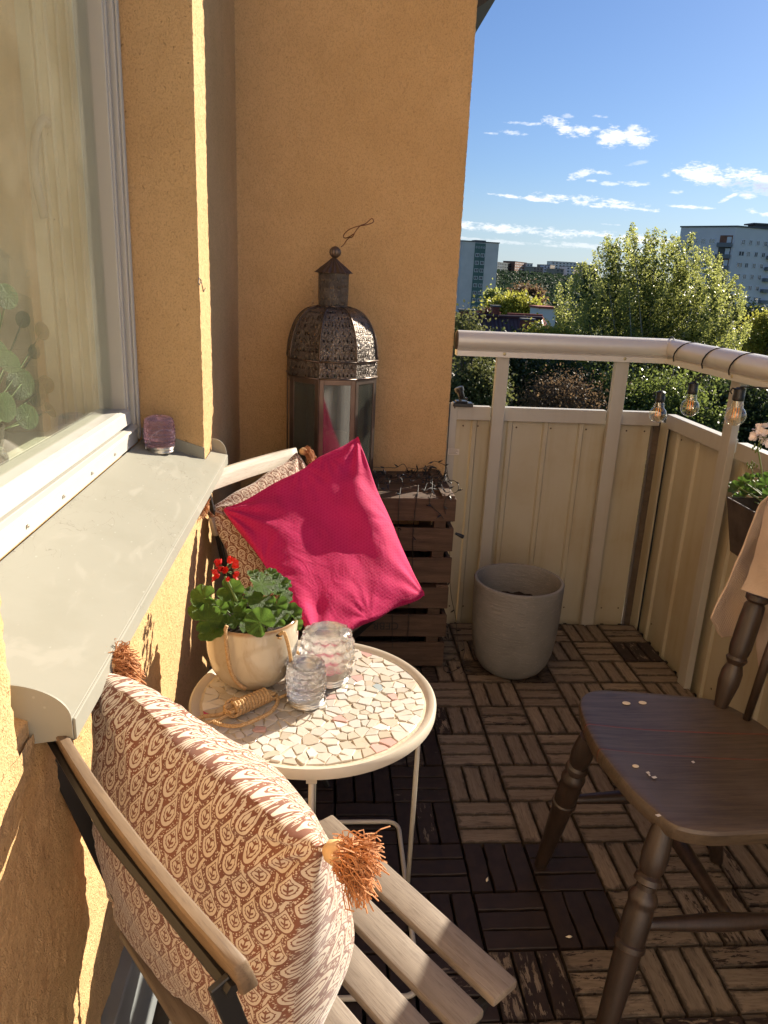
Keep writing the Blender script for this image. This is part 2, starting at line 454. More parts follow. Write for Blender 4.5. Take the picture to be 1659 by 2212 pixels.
def m_glass(name, tint=(1, 1, 1), rough=0.02, ior=1.45):
    m, g = material(name)
    b = g.node('ShaderNodeBsdfGlass'); b.inputs['Color'].default_value = tint+(1,); b.inputs['Roughness'].default_value = rough; b.inputs['IOR'].default_value = ior
    t = g.node('ShaderNodeBsdfTransparent'); t.inputs[0].default_value = tint+(1,)
    lw = g.node('ShaderNodeLayerWeight'); lw.inputs[0].default_value = .35; mx = g.node('ShaderNodeMixShader')
    g.set(mx.inputs[0], (X(g.nt, lw.outputs['Facing'])*.45+.62).cl()); g.L.new(t.outputs[0], mx.inputs[1]); g.L.new(b.outputs[0], mx.inputs[2])
    g.out(mx.outputs[0])
m_glass('clear_glass', (.99, .99, .99), .02); m_glass('violet_glass', (.97, .90, .94), .02)
def m_thin(name, tint, refl=.12, rough=.02, dirt=.06, dcol=(.5, .47, .4)):
    m, g = material(name)
    t = g.node('ShaderNodeBsdfTransparent'); t.inputs[0].default_value = tint+(1,)
    gl = g.node('ShaderNodeBsdfGlossy'); gl.inputs[0].default_value = (1, 1, 1, 1); gl.inputs['Roughness'].default_value = rough
    df = g.node('ShaderNodeBsdfDiffuse'); df.inputs[0].default_value = dcol+(1,)
    lw = g.node('ShaderNodeLayerWeight'); lw.inputs[0].default_value = .5; fc = X(g.nt, lw.outputs['Facing'])
    f = (fc._m('POWER', 4.5)*.9+.04+refl*.2).cl()
    m1 = g.node('ShaderNodeMixShader'); g.set(m1.inputs[0], f); g.L.new(t.outputs[0], m1.inputs[1]); g.L.new(gl.outputs[0], m1.inputs[2])
    m2 = g.node('ShaderNodeMixShader'); c = g.coord('Object')
    g.set(m2.inputs[0], g.noise(c, 5, 6, .65).st(.3, .8)*dirt+dirt*.6); g.L.new(m1.outputs[0], m2.inputs[1]); g.L.new(df.outputs[0], m2.inputs[2])
    g.out(m2.outputs[0])
m_thin('window_glass', (.94, .97, .92), .2, .004, .05, (.62, .57, .45))
m_thin('bulb_glass', (.97, .92, .80), .3, .02, .04, (.7, .6, .4))
m_thin('lantern_glass', (.46, .52, .48), .25, .06, .10, (.34, .36, .32))
m_thin('far_glass', (.25, .28, .32), .5, .02, .0)

def m_lantern():
    m, g = material('pierced_metal'); u, v, _ = g.xyz(g.coord('UV'))
    # UV: u across one panel -1..1, v up in units of panel widths
    c = g.vec(u, v, 0)
    def tri(sc, off, present):
        cu = (u*sc+off).fract()-.5; cv = (v*sc*.5+off*1.7).fract()-.5
        h = (cu.abs()*1.75+cv*1.0)      # triangle, point up
        t = h.lt(.23)*(cv*-1.0).lt(.22)
        cell = g.node('ShaderNodeTexWhiteNoise', noise_dimensions='2D')
        g.L.new(g.vec((u*sc+off).floor(), (v*sc*.5+off*1.7).floor(), 0), cell.inputs['Vector'])
        return t*X(g.nt, cell.outputs['Value']).lt(present)
    edge = u.abs().lt(.84)
    hole = (tri(4.5, .13, .72).mx(tri(6.0, .57, .3)))*edge
    wv = g.noise(c, 5, 3, .5, 2.2); em = ((wv*11).sin())*.5+.5
    dia = (((u*4).fract()-.5).abs()+((v*2).fract()-.5).abs()-.36).abs().st(.07, .02)
    vein = g.voro(c, 5.5, 'SMOOTH_F1').st(.1, .5)
    h = em*.5+dia*.6+vein*.4
    col = g.mix(g.noise(g.coord('Object'), 18, 5).st(.3, .7), (.11, .09, .075), (.20, .17, .145)); col = g.mix(em.st(.4, .9)*.4, col, (.28, .25, .22))
    b = g.bsdf(col, .36, .9, g.bump(h, .9, .003), .5)
    t = g.node('ShaderNodeBsdfTransparent'); mx = g.node('ShaderNodeMixShader')
    g.set(mx.inputs[0], hole); g.L.new(b, mx.inputs[1]); g.L.new(t.outputs[0], mx.inputs[2]); g.out(mx.outputs[0])
m_lantern()
simple('lantern_iron', (.13, .095, .075), .42, .75, 50, .3, .001, .3)
simple('candle_wax', (.75, .66, .55), .5, 0)

def m_paisley():
    m, g = material('paisley_cloth'); u, v, _ = g.xyz(g.coord('UV'))
    uv = g.coord('UV')
    W, H = .036, .053
    wob = (g.noise(uv, 90, 2)-.5)*.0022
    def leaf(ou, ov):
        x = (u/W+ou).fract()-.5; y = (v/H+ov).fract()-.5
        x = x+(y*y)*.12-.0; Y = (y+.06)/.46
        a = x.abs()/.40                           # round foot, pointed tip
        dn = (a*a+Y*Y).sqrt(); up1 = a*(1.0+Y*.35)+Y*.92
        d = X(g.nt, g.mix(Y.gt(0), dn, up1).v)
        d = d+wob*8
        return x, Y, d
    res = None
    for ou, ov in ((0, 0), (.5, .5)):
        x, Y, d = leaf(ou, ov)
        core = d.lt(.44)
        stem = x.abs().lt(.022)*Y.lt(.30)*Y.__mul__(-1.0).lt(.42)
        ribs = ((Y*17-x.abs()*22).sin()).gt(.35)*x.abs().lt(.11)*(Y*-1.0).lt(.3)*Y.lt(.22)
        core = core*(1.0-stem.mx(ribs))
        ser = ((Y*38).sin())*.02
        ring = (d+ser).gt(.52)*d.lt(.73)
        ins = d.lt(.84)
        val = core.mx(ring)
        res = (val, ins) if res is None else (res[0].mx(val), res[1].mx(ins))
    val, ins = res
    # vines winding between the columns, with small marks scattered on the ground
    cx = (u/W).fract()-.5
    s1 = ((v/H*6.2832).sin())*.17
    vine = (((u/W*2+.5).fract()-.5)*.5-s1*.55+wob*20).abs().lt(.052)
    cell = g.voro(uv, 380, out='Distance', rand=.8); marks = cell.lt(.38)
    dash = g.voro(g.coord('UV', scale=(1, .45, 1)), 260, rand=.7).lt(.25)
    bgv = (vine.mx(marks).mx(dash))*(1.0-ins)
    pat = val.mx(bgv)
    weave = g.noise(uv, 1400, 2)
    n = g.noise(uv, 12, 3)
    brown = g.mix(n.st(.3, .7), (.17, .062, .034), (.22, .085, .048))
    cream = (.60, .50, .39)
    col = g.mix(pat, brown, cream)
    fold = g.noise(uv, 28, 3, .5, .6)
    nb = g.bump(fold, .35, .006, g.bump(weave, .25, .0006))
    g.out(g.bsdf(col, .85, 0, nb, .2, Sheen_Weight=.25, Sheen_Roughness=.5))
m_paisley()
def m_pink():
    m, g = material('pink_scale_cloth'); uv = g.coord('UV'); u, v, _ = g.xyz(uv)
    W = .0108; R = .0074
    def dist(k):
        # scales of row floor(v/R)+k : arcs opening upward
        row = (v/R).floor()+k
        off = (row*.5).fract()*1.0
        cx = ((u/W+off).fract()-.5)*W
        cy = v-row*R
        return (cx*cx+cy*cy).sqrt(), row
    e = None; hgt = None
    for k in (0, 1):
        d, row = dist(k)
        l = (d-W*.56).abs().st(.0009, .0002); e = l if e is None else e.mx(l*1.0)
        hgt = d if hgt is None else hgt.mn(d)
    big = g.noise(uv, 14, 3)
    col = g.mix(big.st(.3, .7), (.43, .003, .072), (.50, .006, .095)); col = g.mix(e.cl()*.34, col, (.66, .08, .19))
    f = g.noise(uv, 18, 3, .5, .8)
    nb = g.bump(f, .5, .008, g.bump((hgt/W)*1.0-e*.5, .55, .0012))
    g.out(g.bsdf(col, .8, 0, nb, .25, Sheen_Weight=.12, Sheen_Roughness=.35, Sheen_Tint=(1, .35, .5)))
m_pink()
simple('tassel_yarn', (.46, .20, .08), .8, 0, 300, .5, .001, .2, 40)
simple('knot_yarn', (.66, .42, .2), .8, 0, 300, .5, .001, .15, 40)
def m_towel():
    m, g = material('towel_cloth'); uv = g.coord('UV'); u, v, _ = g.xyz(uv)
    waf = ((u*700).sin().abs()*(v*700).sin().abs())
    n = g.noise(uv, 500, 3)
    col = g.mix(n.st(.3, .7), (.60, .46, .36), (.70, .55, .44))
    g.out(g.bsdf(col, .95, 0, g.bump(waf*.7+n*.6, .8, .003), .1, Sheen_Weight=.2))
m_towel()

def m_leaf(name, a, b, trans=.45, rough=.5, veins=False, back=None, spec=.4):
    m, g = material(name)
    geo = g.node('ShaderNodeNewGeometry'); r = X(g.nt, geo.outputs['Random Per Island']); c = g.coord('Object')
    big = g.noise(c, .55, 3) if not veins else g.noise(c, 30, 3)
    col = g.mix((r*.6+big.st(.3, .7)*.5).cl(), a, b)
    nb = None
    if veins:
        x, y, z = g.xyz(c); rr = (x*x+y*y).sqrt(); an = y._m('ARCTAN2', x)
        vn = (((an*7)/6.2832*1.0).fract()-.5).abs().st(.43, .5)
        ring = (rr-.62).abs().st(.2, .05)
        col = g.mix(vn*.35, col, tuple(min(1, q*2.0) for q in b)); col = g.mix(ring*.3, col, tuple(q*.55 for q in a))
        nb = g.bump(vn*-.6+g.noise(c, 9, 3), .5, .06)
    p = g.bsdf(col, rough, 0, nb, spec)
    t = g.node('ShaderNodeBsdfTranslucent'); g.set(t.inputs[0], g.mix(.5, col, tuple(min(1, q*2.2) for q in b)))
    mx = g.node('ShaderNodeMixShader'); mx.inputs[0].default_value = trans; g.L.new(p, mx.inputs[1]); g.L.new(t.outputs[0], mx.inputs[2]); g.out(mx.outputs[0])
m_leaf('leaf_birch', (.15, .185, .045), (.29, .30, .085), .6, .36, spec=.6)
m_leaf('leaf_yellow', (.17, .19, .03), (.30, .29, .05), .5, .45)
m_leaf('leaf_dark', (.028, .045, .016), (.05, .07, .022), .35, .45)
m_leaf('leaf_olive', (.075, .085, .03), (.115, .12, .04), .4, .6)
m_leaf('leaf_brown', (.12, .075, .045), (.17, .11, .06), .4, .6)
m_leaf('leaf_mid', (.07, .10, .026), (.14, .17, .04), .5, .38, spec=.6)
m_leaf('leaf_conifer', (.018, .032, .018), (.03, .05, .026), .2, .7)
m_leaf('leaf_hill', (.026, .045, .024), (.048, .075, .036), .2, .7)
m_leaf('leaf_purple', (.055, .02, .022), (.09, .035, .03), .3, .6)
m_leaf('leaf_geranium', (.045, .10, .018), (.10, .18, .03), .42, .42, True)
m_leaf('leaf_pilea', (.10, .17, .06), (.17, .25, .10), .3, .3, True)
simple('stem_green', (.13, .19, .05), .5)
simple('petal_red', (.62, .02, .012), .55, 0, 60, .2, .001, .2, 30)
simple('petal_white', (.82, .74, .72), .6)
simple('bark', (.10, .075, .055), .9, 0, 8, .8, .05, .3, 3)
simple('bark_pale', (.30, .28, .23), .85, 0, 8, .6, .03, .3, 3)
simple('planter_metal', (.075, .06, .052), .5, .5, 30, .5, .002, .5, 12)
simple('ground_grass', (.045, .07, .022), .95, 0, .5, .3, .3, .4, .02)
simple('render_grey', (.66, .62, .58), .85, 0, 0, 0, 0, .05, .3)
simple('render_white', (.74, .70, .69), .85, 0, 0, 0, 0, .05, .2)
simple('render_green', (.10, .17, .145), .8, 0, 0, 0, 0, .1, .3)
simple('far_frame', (.66, .66, .65), .6)
simple('far_dark', (.045, .048, .055), .4)
simple('far_beige', (.36, .29, .21), .85); simple('far_brick', (.25, .11, .065), .85, 0, 0, 0, 0, .2, 1)
simple('far_balcony', (.17, .18, .19), .6); simple('far_roof', (.12, .12, .125), .8)
simple('roof_red', (.30, .075, .05), .85, 0, 0, 0, 0, .2, .6)
simple('chimney_brick', (.19, .06, .038), .9, 0, 6, .5, .05, .3, 4)
simple('eave_wood', (.02, .018, .017), .7)
def m_tile():
    m, g = material('roof_tile'); u, v, _ = g.xyz(g.coord('UV'))
    w = (u*math.pi*2/.3).sin(); st = (v/.36).fract()
    n = g.noise(g.coord('Object'), 1.5, 4)
    col = g.mix(n.st(.3, .7), (.055, .026, .026), (.085, .04, .036))
    g.out(g.bsdf(col, .5, 0, g.bump(w*.5-st*.8, 1.0, .08), .5))
m_tile()
simple('curtain_cloth', (.74, .60, .42), .9, 0, 0, 0, 0, .1, 3)
simple('room_paint', (.6, .55, .44), .9)
simple('inner_sill', (.80, .77, .64), .4)
simple('seed', (.72, .62, .45), .7)
m, g = material('mosaic_glaze')
oi = g.node('ShaderNodeObjectInfo'); c = g.coord('Object', rnd=True)
st_ = g.noise(c, 60, 4).st(.55, .8)*.35
g.out(g.bsdf(g.mix(st_, oi.outputs['Color'], (.42, .31, .18)), .17, 0, g.bump(g.noise(c, 45, 3), .12, .002), .55))
m, g = material('mosaic_grout'); c = g.coord('Object')
g.out(g.bsdf(g.mix(g.noise(c, 45, 4).st(.35, .7), (.50, .41, .29), (.62, .54, .41)), .85, 0, g.bump(g.noise(c, 120, 4), .6, .002)))

# ================================================================== THE HOUSE (walls, window, sill)
WX = -0.31            # outer face of the left wall
YB = 2.66             # face of the end wall
XE = 0.435            # free edge of the end wall
R0, R1 = 0.685, 1.885  # window recess along y
RX = -0.465           # plane of the window frame
SY0_ = .728
house = thing('apartment_house', 'ochre stucco house walls around the balcony corner with the white window on the left', 'building')
def vnoise(P, s, a):
    Q = np.array([noise.noise(Vector(p)*s) for p in P]); return Q*a
def fast_noise(shape, cells, amp, seed):
    """Smooth random relief on a grid."""
    r = np.random.default_rng(seed); nu, nv = shape
    out = np.zeros(shape)
    for k, a in cells:
        gu, gv = max(2, nu//k+2), max(2, nv//k+2); q = r.normal(size=(gu, gv))
        xu = np.linspace(0, gu-1.001, nu); xv = np.linspace(0, gv-1.001, nv)
        iu = xu.astype(int); iv = xv.astype(int); fu = (xu-iu)[:, None]; fv = (xv-iv)[None]
        fu = fu*fu*(3-2*fu); fv = fv*fv*(3-2*fv)
        out += a*((q[np.ix_(iu, iv)]*(1-fv)+q[np.ix_(iu, iv+1)]*fv)*(1-fu)+(q[np.ix_(iu+1, iv)]*(1-fv)+q[np.ix_(iu+1, iv+1)]*fv)*fu)
    return out*amp
def swept(name, line, z0, z1, step, parent, amp=.0012, seed=1):
    """A rough plaster skin swept upwards along a plan polyline."""
    pts = []; nrm = []
    for i in range(len(line)-1):
        a, b = Vector(line[i]), Vector(line[i+1]); n = max(1, int((b-a).length/step))
        d = (b-a).normalized(); nn = Vector((d.y, -d.x))
        for k in range(n):
            t = k/n; pts.append(a.lerp(b, t)); m = nn
            if k == 0 and i > 0:
                e = (Vector(line[i])-Vector(line[i-1])).normalized(); m = (nn+Vector((e.y, -e.x))).normalized()
            nrm.append(m)
    pts.append(Vector(line[-1])); nrm.append(nrm[-1])
    nz = int((z1-z0)/step)+1; zs = np.linspace(z0, z1, nz); nu = len(pts)
    A = np.array([[p.x, p.y] for p in pts]); N = np.array([[n.x, n.y] for n in nrm])
    D = fast_noise((nu, nz), [(1, 1.0), (2, 1.0), (4, .4), (60, 1.2)], amp, seed)
    P = np.zeros((nu, nz, 3)); P[..., 0] = A[:, None, 0]+N[:, None, 0]*D; P[..., 1] = A[:, None, 1]+N[:, None, 1]*D; P[..., 2] = zs[None]
    return grid_object(name, P, 'stucco', parent)
# plan goes so that the normal (d.y, -d.x) looks into the balcony
swept('pillar_wall', [(RX-.02, R1), (WX, R1), (WX, YB), (XE, YB), (XE, YB+.27)], .78, 2.75, .0045, house, .0006, 3)
swept('lower_wall', [(WX, -.4), (WX, YB), (XE, YB), (XE, YB+.27)], -.02, .79, .006, house, .0007, 4)
swept('near_wall', [(WX, -.4), (WX, R0), (RX-.02, R0)], .79, 2.75, .0075, house, .0007, 5)
MB().prism([(WX-.006, R0-.01, .76), (RX-.03, R0-.01, .76), (RX-.03, R0-.01, .872), (WX-.006, R0-.01, .80)], (0, SY0_-R0+.006, 0)).build('recess_floor', 'stucco', house)
sh = MB()                                   # solid masonry behind the plaster skin
sh.bb(-1.0, WX-.006, R1+.006, 3.1, -.3, 5); sh.bb(-1.0, XE-.006, YB+.006, YB+.262, -.3, 5)
sh.bb(-.62, WX-.006, -2.5, R0-.008, -.3, 5); sh.bb(-.62, WX-.006, R0-.006, R1+.006, -.3, .775)
sh.bb(-.62, WX-.002, R0-.006, R1+.006, 2.62, 5); sh.bb(-1.0, WX-.004, -.4, 3.1, 2.74, 5)
sh.build('masonry', 'stucco', house)
MB().bb(WX-.3, 1.36, -.78, -.60, -.3, 3.0).build('bounce_wall', 'render_white', house)   # pale unseen wall added behind the camera to bounce sunlight into the shade
# sloping ledge under the sill plate so the recess is closed
MB().prism([(WX-.004, R0, .76), (RX-.03, R0, .76), (RX-.03, R0, .87), (WX-.004, R0, .806)], (0, R1-R0, 0)).build('sill_bed', 'stucco', house)
ev = MB(); a, b, c_ = at(1018, 26, 3.3), at(1078, -14, 3.3), at(1018, -14, 3.3)
ev.prism([a, b, b+Vector((0, 0, .5)), c_+Vector((0, 0, .5)), c_+Vector((-.2, 0, 0)), a+Vector((-.2, 0, 0))], (0, .5, 0)); ev.build('eave', 'eave_wood', house)
MB().bb(WX-.004, WX+.022, -.4, YB-.003, -.01, .225).build('base_board', 'base_board_paint', house, bevel=.003)

pm = MB()
for P_ in ([(436, 600), (441, 606), (437, 616), (434, 612), (436, 600)], [(440, 606), (446, 630), (450, 622)]):
    pm.tube([atx(x-6, y, WX+.0012) for x, y in P_], .0011, 5)
pm.build('pencil_scribble', 'sticker_print', house)

# ---- window
win = MB(); FZ0, FZ1 = .875, 2.62
win.bb(RX-.075, RX, R1-.045, R1-.001, FZ0, FZ1)               # far jamb
win.bb(RX-.075, RX, R0+.001, R0+.07, FZ0, FZ1)
win.bb(RX-.075, RX-.002, R0+.07, R1-.045, FZ0, FZ0+.040)      # bottom rail
wf = win.build('window_frame', 'window_paint', house, bevel=.0025, bseg=2)
w2 = MB()
w2.bb(RX-.07, RX-.010, R1-.086, R1-.049, FZ0+.046, FZ1-.01); w2.bb(RX-.07, RX-.010, R0+.075, R0+.14, FZ0+.046, FZ1-.01)
w2.bb(RX-.07, RX-.012, R0+.14, R1-.086, FZ0+.046, FZ0+.082)
w2.build('window_sash', 'window_paint', wf, bevel=.003, bseg=2)
w3 = MB()                                                      # glazing beads and the ribbed apron
w3.prism([(RX-.006, R0+.14, FZ0+.040), (RX+.009, R0+.14, FZ0+.036), (RX+.010, R0+.14, FZ0+.031), (RX-.004, R0+.14, FZ0+.031)], (0, R1-R0-.19, 0))
w3.prism([(RX-.012, R0+.14, FZ0+.083), (RX-.001, R0+.14, FZ0+.078), (RX+.002, R0+.14, FZ0+.050), (RX-.012, R0+.14, FZ0+.050)], (0, R1-R0-.228, 0))
w3.bb(RX+.0, RX+.005, R0+.02, R1-.05, FZ0-.004, FZ0+.028)
w3.bb(RX-.0, RX+.006, R1-.034, R1-.029, FZ0, FZ1); w3.bb(RX-.0, RX+.004, R1-.016, R1-.010, FZ0, FZ1)
w3.bb(RX-.012, RX-.006, R1-.078, R1-.073, FZ0+.082, FZ1)
w3.build('glazing_bead', 'window_paint', wf, bevel=.0015)
GX = RX-.042
MB().bb(GX-.002, GX+.002, R0+.13, R1-.082, FZ0+.07, FZ1-.02).build('pane', 'window_glass', wf)
for y in np.arange(R0+.12, R1-.1, .165): MB().lathe([(.0035, 0), (.003, .002), (.001, .003)], (RX+.006, y, FZ0+.012), 8, Matrix.Rotation(math.pi/2, 3, 'Y')).build('screw', 'silver', wf, smooth=.6)
for i in range(7):
    MB().lathe([(.0022, 0), (.001, .001)], (GX-.1, R1-.078, 1.2+i*.17), 6, Matrix.Rotation(math.pi/2, 3, 'Y')).build('screw', 'bark', wf)
# inner sash with its handle, seen through the outer pane
w4 = MB(); IX = RX-.16
w4.bb(IX-.03, IX, R1-.075, R1-.01, FZ0+.02, FZ1)
w4.bb(IX-.05, IX, R0+.02, R0+.12, FZ0+.02, FZ1); w4.bb(IX-.02, IX, R0+.12, R1-.13, FZ0+.0, FZ0+.03)
w4.bb(IX, GX-.03, R1-.070, R1-.05, FZ0, FZ1); w4.bb(IX, GX-.03, R0, R1-.1, FZ0-.02, FZ0+.045)
for k in range(4): w4.bb(IX+.004+k*.022, IX+.012+k*.022, R1-.078-.003*(k % 2), R1-.0702, FZ0+.046, FZ1)
w4.build('inner_sash', 'inner_sill', wf, bevel=.003)
hz = 1.46
MB().tube(catmull([(IX+.02, R1-.078, hz+.10), (IX+.018, R1-.105, hz+.10), (IX+.008, R1-.120, hz+.07), (IX+.0, R1-.122, hz), (IX+.008, R1-.110, hz-.09)], 6), [.011]*6+[.009]*19, 8).build('window_handle', 'window_paint', wf, smooth=True)
# the room behind: sill board, curtain, closed walls
room = MB()
room.bb(-3.0, -2.95, -1.2, 3.2, 0, 2.9); room.bb(-3, -.63, -1.2, -1.15, 0, 2.9); room.bb(-3, -.63, 3.15, 3.2, 0, 2.9)
room.bb(-3, -.63, -1.2, 3.2, -.02, 0); room.bb(-3, -.63, -1.2, 3.2, 2.9, 2.95)
room.build('room_shell', 'room_paint', house)
MB().bb(-.90, IX-.052, R0-.1, R1+.0, FZ0-.02, FZ0+.012).build('inner_sill_board', 'inner_sill', house, bevel=.003)
yy = np.linspace(-.61, -1.7, 110); zz = np.linspace(.3, 2.8, 12)
P = np.zeros((110, 12, 3)); P[..., 1] = (1.84+.018*np.sin(yy*52)+.012*np.sin(yy*31+1))[:, None]; P[..., 0] = yy[:, None]; P[..., 2] = zz[None]
grid_object('curtain', P, 'curtain_cloth', house)

# ---- metal window sill with upturned ends
SX0, SX1, SZ0, SZ1 = RX+.004, -.268, .868, .808
SY0, SY1 = .728, 1.995
def silz(x): return SZ0+(SZ1-SZ0)*(x-SX0)/(SX1-SX0)
sp = MB()
sp.prism([(x, y, silz(x)) for x, y in ((SX0, SY0), (SX1, SY0), (SX1, SY1), (WX+.003, SY1), (WX+.003, R1-.001), (SX0, R1-.001))], (0, 0, -.003))
sp.prism([(SX1, SY0, SZ1), (SX1+.003, SY0, SZ1-.001), (SX1+.003, SY0, SZ1-.026), (SX1-.004, SY0, SZ1-.030), (SX1, SY0, SZ1-.024)], (0, SY1-SY0, 0))
sill = sp.build('window_sill', 'sill_paint', house, bevel=.0006)
for y, d in ((SY0, -.0025), (SY1, .0025)):
    fl = MB()
    n = 12; out = []
    # plate standing at each end: level by the wall, rounding down to the front lip
    xs = WX+.003 if d > 0 else WX-.035
    top = [(xs, SZ1+.042)]
    for k in range(n+1):
        t = math.pi/2*k/n
        top.append((xs+.006+math.sin(t)*(SX1-xs-.006), SZ1-.0+.042*math.cos(t)))
    out = [(x, y, z) for x, z in top]+[(SX1, y, SZ1-.024), (xs, y, SZ1-.036)]
    fl.prism(out, (0, d, 0)).build('sill_end', 'sill_paint', sill)
# the end plates inside the recess run back to the frame
for y, d in ((R1-.002, -.0025),):
    MB().prism([(SX0, y, SZ0-.002), (SX0, y, SZ0+.030), (WX+.002, y, SZ1+.042), (WX+.002, y, SZ1)], (0, d, 0)).build('sill_end', 'sill_paint', sill)

# ================================================================== FLOOR
slab = MB().bb(-.4, 1.34, -1.2, 2.9, -.30, -.034).build('balcony_floor', 'slab_concrete'); tag(slab, kind='structure')
GX0, GY0, Tq = 0.34073, 2.65401, .15
def slat_mesh(seed):
    """One worn slat, 145 x 45 mm, slightly uneven, grain along x."""
    r = random.Random(seed); n = 7; L, Wd, H = .1432, .0436, .019
    V = []; F = []
    for i in range(n):
        x = -L/2+L*i/(n-1); e = r.uniform(-.0010, .0008); e2 = r.uniform(-.0010, .0008)
        if r.random() < .12: e -= .0022
        k = .0016; up_ = r.uniform(-.0004, .0004)
        ys = [(-Wd/2+e, -H), (-Wd/2+e, -k), (-Wd/2+k+e, 0+up_), (Wd/2-k-e2, 0+up_), (Wd/2-e2, -k), (Wd/2-e2, -H)]
        V += [(x, y, z) for y, z in ys]
    for i in range(n-1):
        for j in range(5): F.append((i*6+j, (i+1)*6+j, (i+1)*6+j+1, i*6+j+1))
    F.append((0, 1, 2, 3, 4, 5)); F.append(tuple((n-1)*6+k for k in range(5, -1, -1)))
    me = bpy.data.meshes.new('slat'); me.from_pydata(V, [], F); me.materials.append(MATS['deck_wood'])
    bm = bmesh.new(); bm.from_mesh(me); bmesh.ops.recalc_face_normals(bm, faces=bm.faces); bm.to_mesh(me); bm.free(); return me
SL = [slat_mesh(i) for i in range(10)]
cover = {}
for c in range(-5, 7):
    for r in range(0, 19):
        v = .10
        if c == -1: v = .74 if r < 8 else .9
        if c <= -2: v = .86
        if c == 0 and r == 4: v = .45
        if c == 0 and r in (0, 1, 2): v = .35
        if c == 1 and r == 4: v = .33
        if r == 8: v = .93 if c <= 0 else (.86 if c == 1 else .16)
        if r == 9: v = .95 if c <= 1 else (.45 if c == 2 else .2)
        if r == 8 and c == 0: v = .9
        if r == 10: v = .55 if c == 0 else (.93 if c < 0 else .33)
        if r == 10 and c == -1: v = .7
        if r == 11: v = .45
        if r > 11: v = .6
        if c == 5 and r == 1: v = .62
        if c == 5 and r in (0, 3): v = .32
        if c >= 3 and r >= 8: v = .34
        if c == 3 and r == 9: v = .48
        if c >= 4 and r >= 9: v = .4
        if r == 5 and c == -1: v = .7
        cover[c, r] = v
cand = []
for c in range(-5, 6):
    for r in range(0, 18):
        for k in range(3):
            vert = (c+r) % 2 == 0; o = (k-1)*.0498
            x = GX0+(c+.5)*Tq+(o if vert else 0); y = GY0-(r+.5)*Tq+(0 if vert else o)
            p = proj((x, y, 0))
            vis = -60 < p[0] < 1720 and 1300 < p[1] < 2270 and not (p[0] < 640) and not (p[0] < 930 and p[1] < 1660) and not (p[0] > 1330 and 1500 < p[1] < 1770) and not (1030 < p[0] < 1180 and p[1] < 1460)
            cand.append((0 if vis else 1, -p[1], c, r, k, x, y, vert))
cand.sort()
tiles = {}; rest = MB(); nparts = 0
for (hid, _, c, r, k, x, y, vert) in cand:
    tk = ((c+1)//2, (r+1)//2)
    if x < WX+.02: continue
    if not hid and nparts < 300:
        if tk not in tiles:
            cx, cy = GX0+(2*tk[0]-1+1)*Tq, GY0-(2*tk[1]-1+1)*Tq
            cx, cy = GX0+(tk[0]*2)*Tq, GY0-(tk[1]*2)*Tq
            tb = MB()
            for q in range(4):
                for s_ in (-1, 1):
                    tb.box(((-.11+q*.0733), s_*.07, -.0245), (.012, .13, .010)); tb.box((s_*.07, (-.11+q*.0733), -.0252), (.13, .012, .010))
            tb.box((0, 0, -.0305), (.296, .296, .0015))
            t = tb.build('deck_tile', 'deck_plastic', slab); t.location = (cx, cy, 0); tiles[tk] = t
        t = tiles[tk]
        o = bpy.data.objects.new('slat', SL[random.randrange(10)]); COL.objects.link(o); o.parent = t
        o.location = (x-t.location.x+random.uniform(-.0006, .0006), y-t.location.y, random.uniform(-.0012, .0008))
        o.rotation_euler = (random.uniform(-.004, .004), random.uniform(-.004, .004), (math.pi/2 if vert else 0)+(math.pi if random.random() < .5 else 0)+random.uniform(-.006, .006))
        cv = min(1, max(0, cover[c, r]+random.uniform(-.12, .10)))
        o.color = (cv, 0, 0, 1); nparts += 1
    else:
        rest.box((x, y, -.0105), (.0462, .146, .019) if vert else (.146, .0462, .019))
ro = rest.build('hidden_slats', 'deck_wood', slab); ro.color = (.5, 0, 0, 1); ro['kind'] = 'stuff'

# ================================================================== RAILING
PY, PX = 2.705, 1.268        # cladding planes
rail = thing('balcony_railing', 'metal balcony railing with round handrail, flat posts and cream corrugated cladding', 'railing')
def sheet(name, a, b, z0, z1, first, pitch=.1335, inward=None):
    """Cladding sheet from a to b (plan), narrow raised ribs towards the balcony."""
    a, b = Vector(a), Vector(b); d = (b-a); L = d.length; d.normalize(); n = Vector(inward).normalized()
    prof = [(0, 0)]; x = first
    while x < L-.02:
        prof += [(x-.012, 0), (x-.007, .009), (x+.007, .009), (x+.012, 0)]; x += pitch
    prof.append((L, 0))
    V = []; F = []
    for s_, h in prof:
        p = a+d*s_+n*h; V += [(p.x, p.y, z0), (p.x, p.y, z1)]
    m = len(prof)
    for i in range(m-1): F.append((2*i, 2*i+2, 2*i+3, 2*i+1))
    # give the sheet a thickness
    back = [(v[0]-n.x*.002, v[1]-n.y*.002, v[2]) for v in V]
    o = MB(); o.add(V, F); o.add(back, [tuple(reversed(f)) for f in F])
    return o.build(name, 'panel_paint', rail)
XC, YC = 1.223, 2.665        # corner of the handrail
sheet('cladding_sheet', (XE+.035, PY), (1.212, PY), .0-.03, .81, .07, .1345, (0, -1))
sheet('cladding_sheet', (PX, 2.66), (PX, 1.8), -.03, .81, .075, .15, (-1, 0))
sheet('cladding_sheet', (PX+.0025, 1.84), (PX, .3), -.03, .81, .10, .15, (-1, 0))
MB().bb(1.222, 1.262, PY-.006, PY+.02, -.03, .815).build('corner_trim', 'bark', rail)
MB().bb(1.246, 1.252, 2.64, 2.70, -.03, .815).build('corner_trim', 'panel_paint', rail)
MB().bb(1.256, 1.285, 2.664, 2.70, -.03, .83).build('corner_trim', 'black_steel', rail)
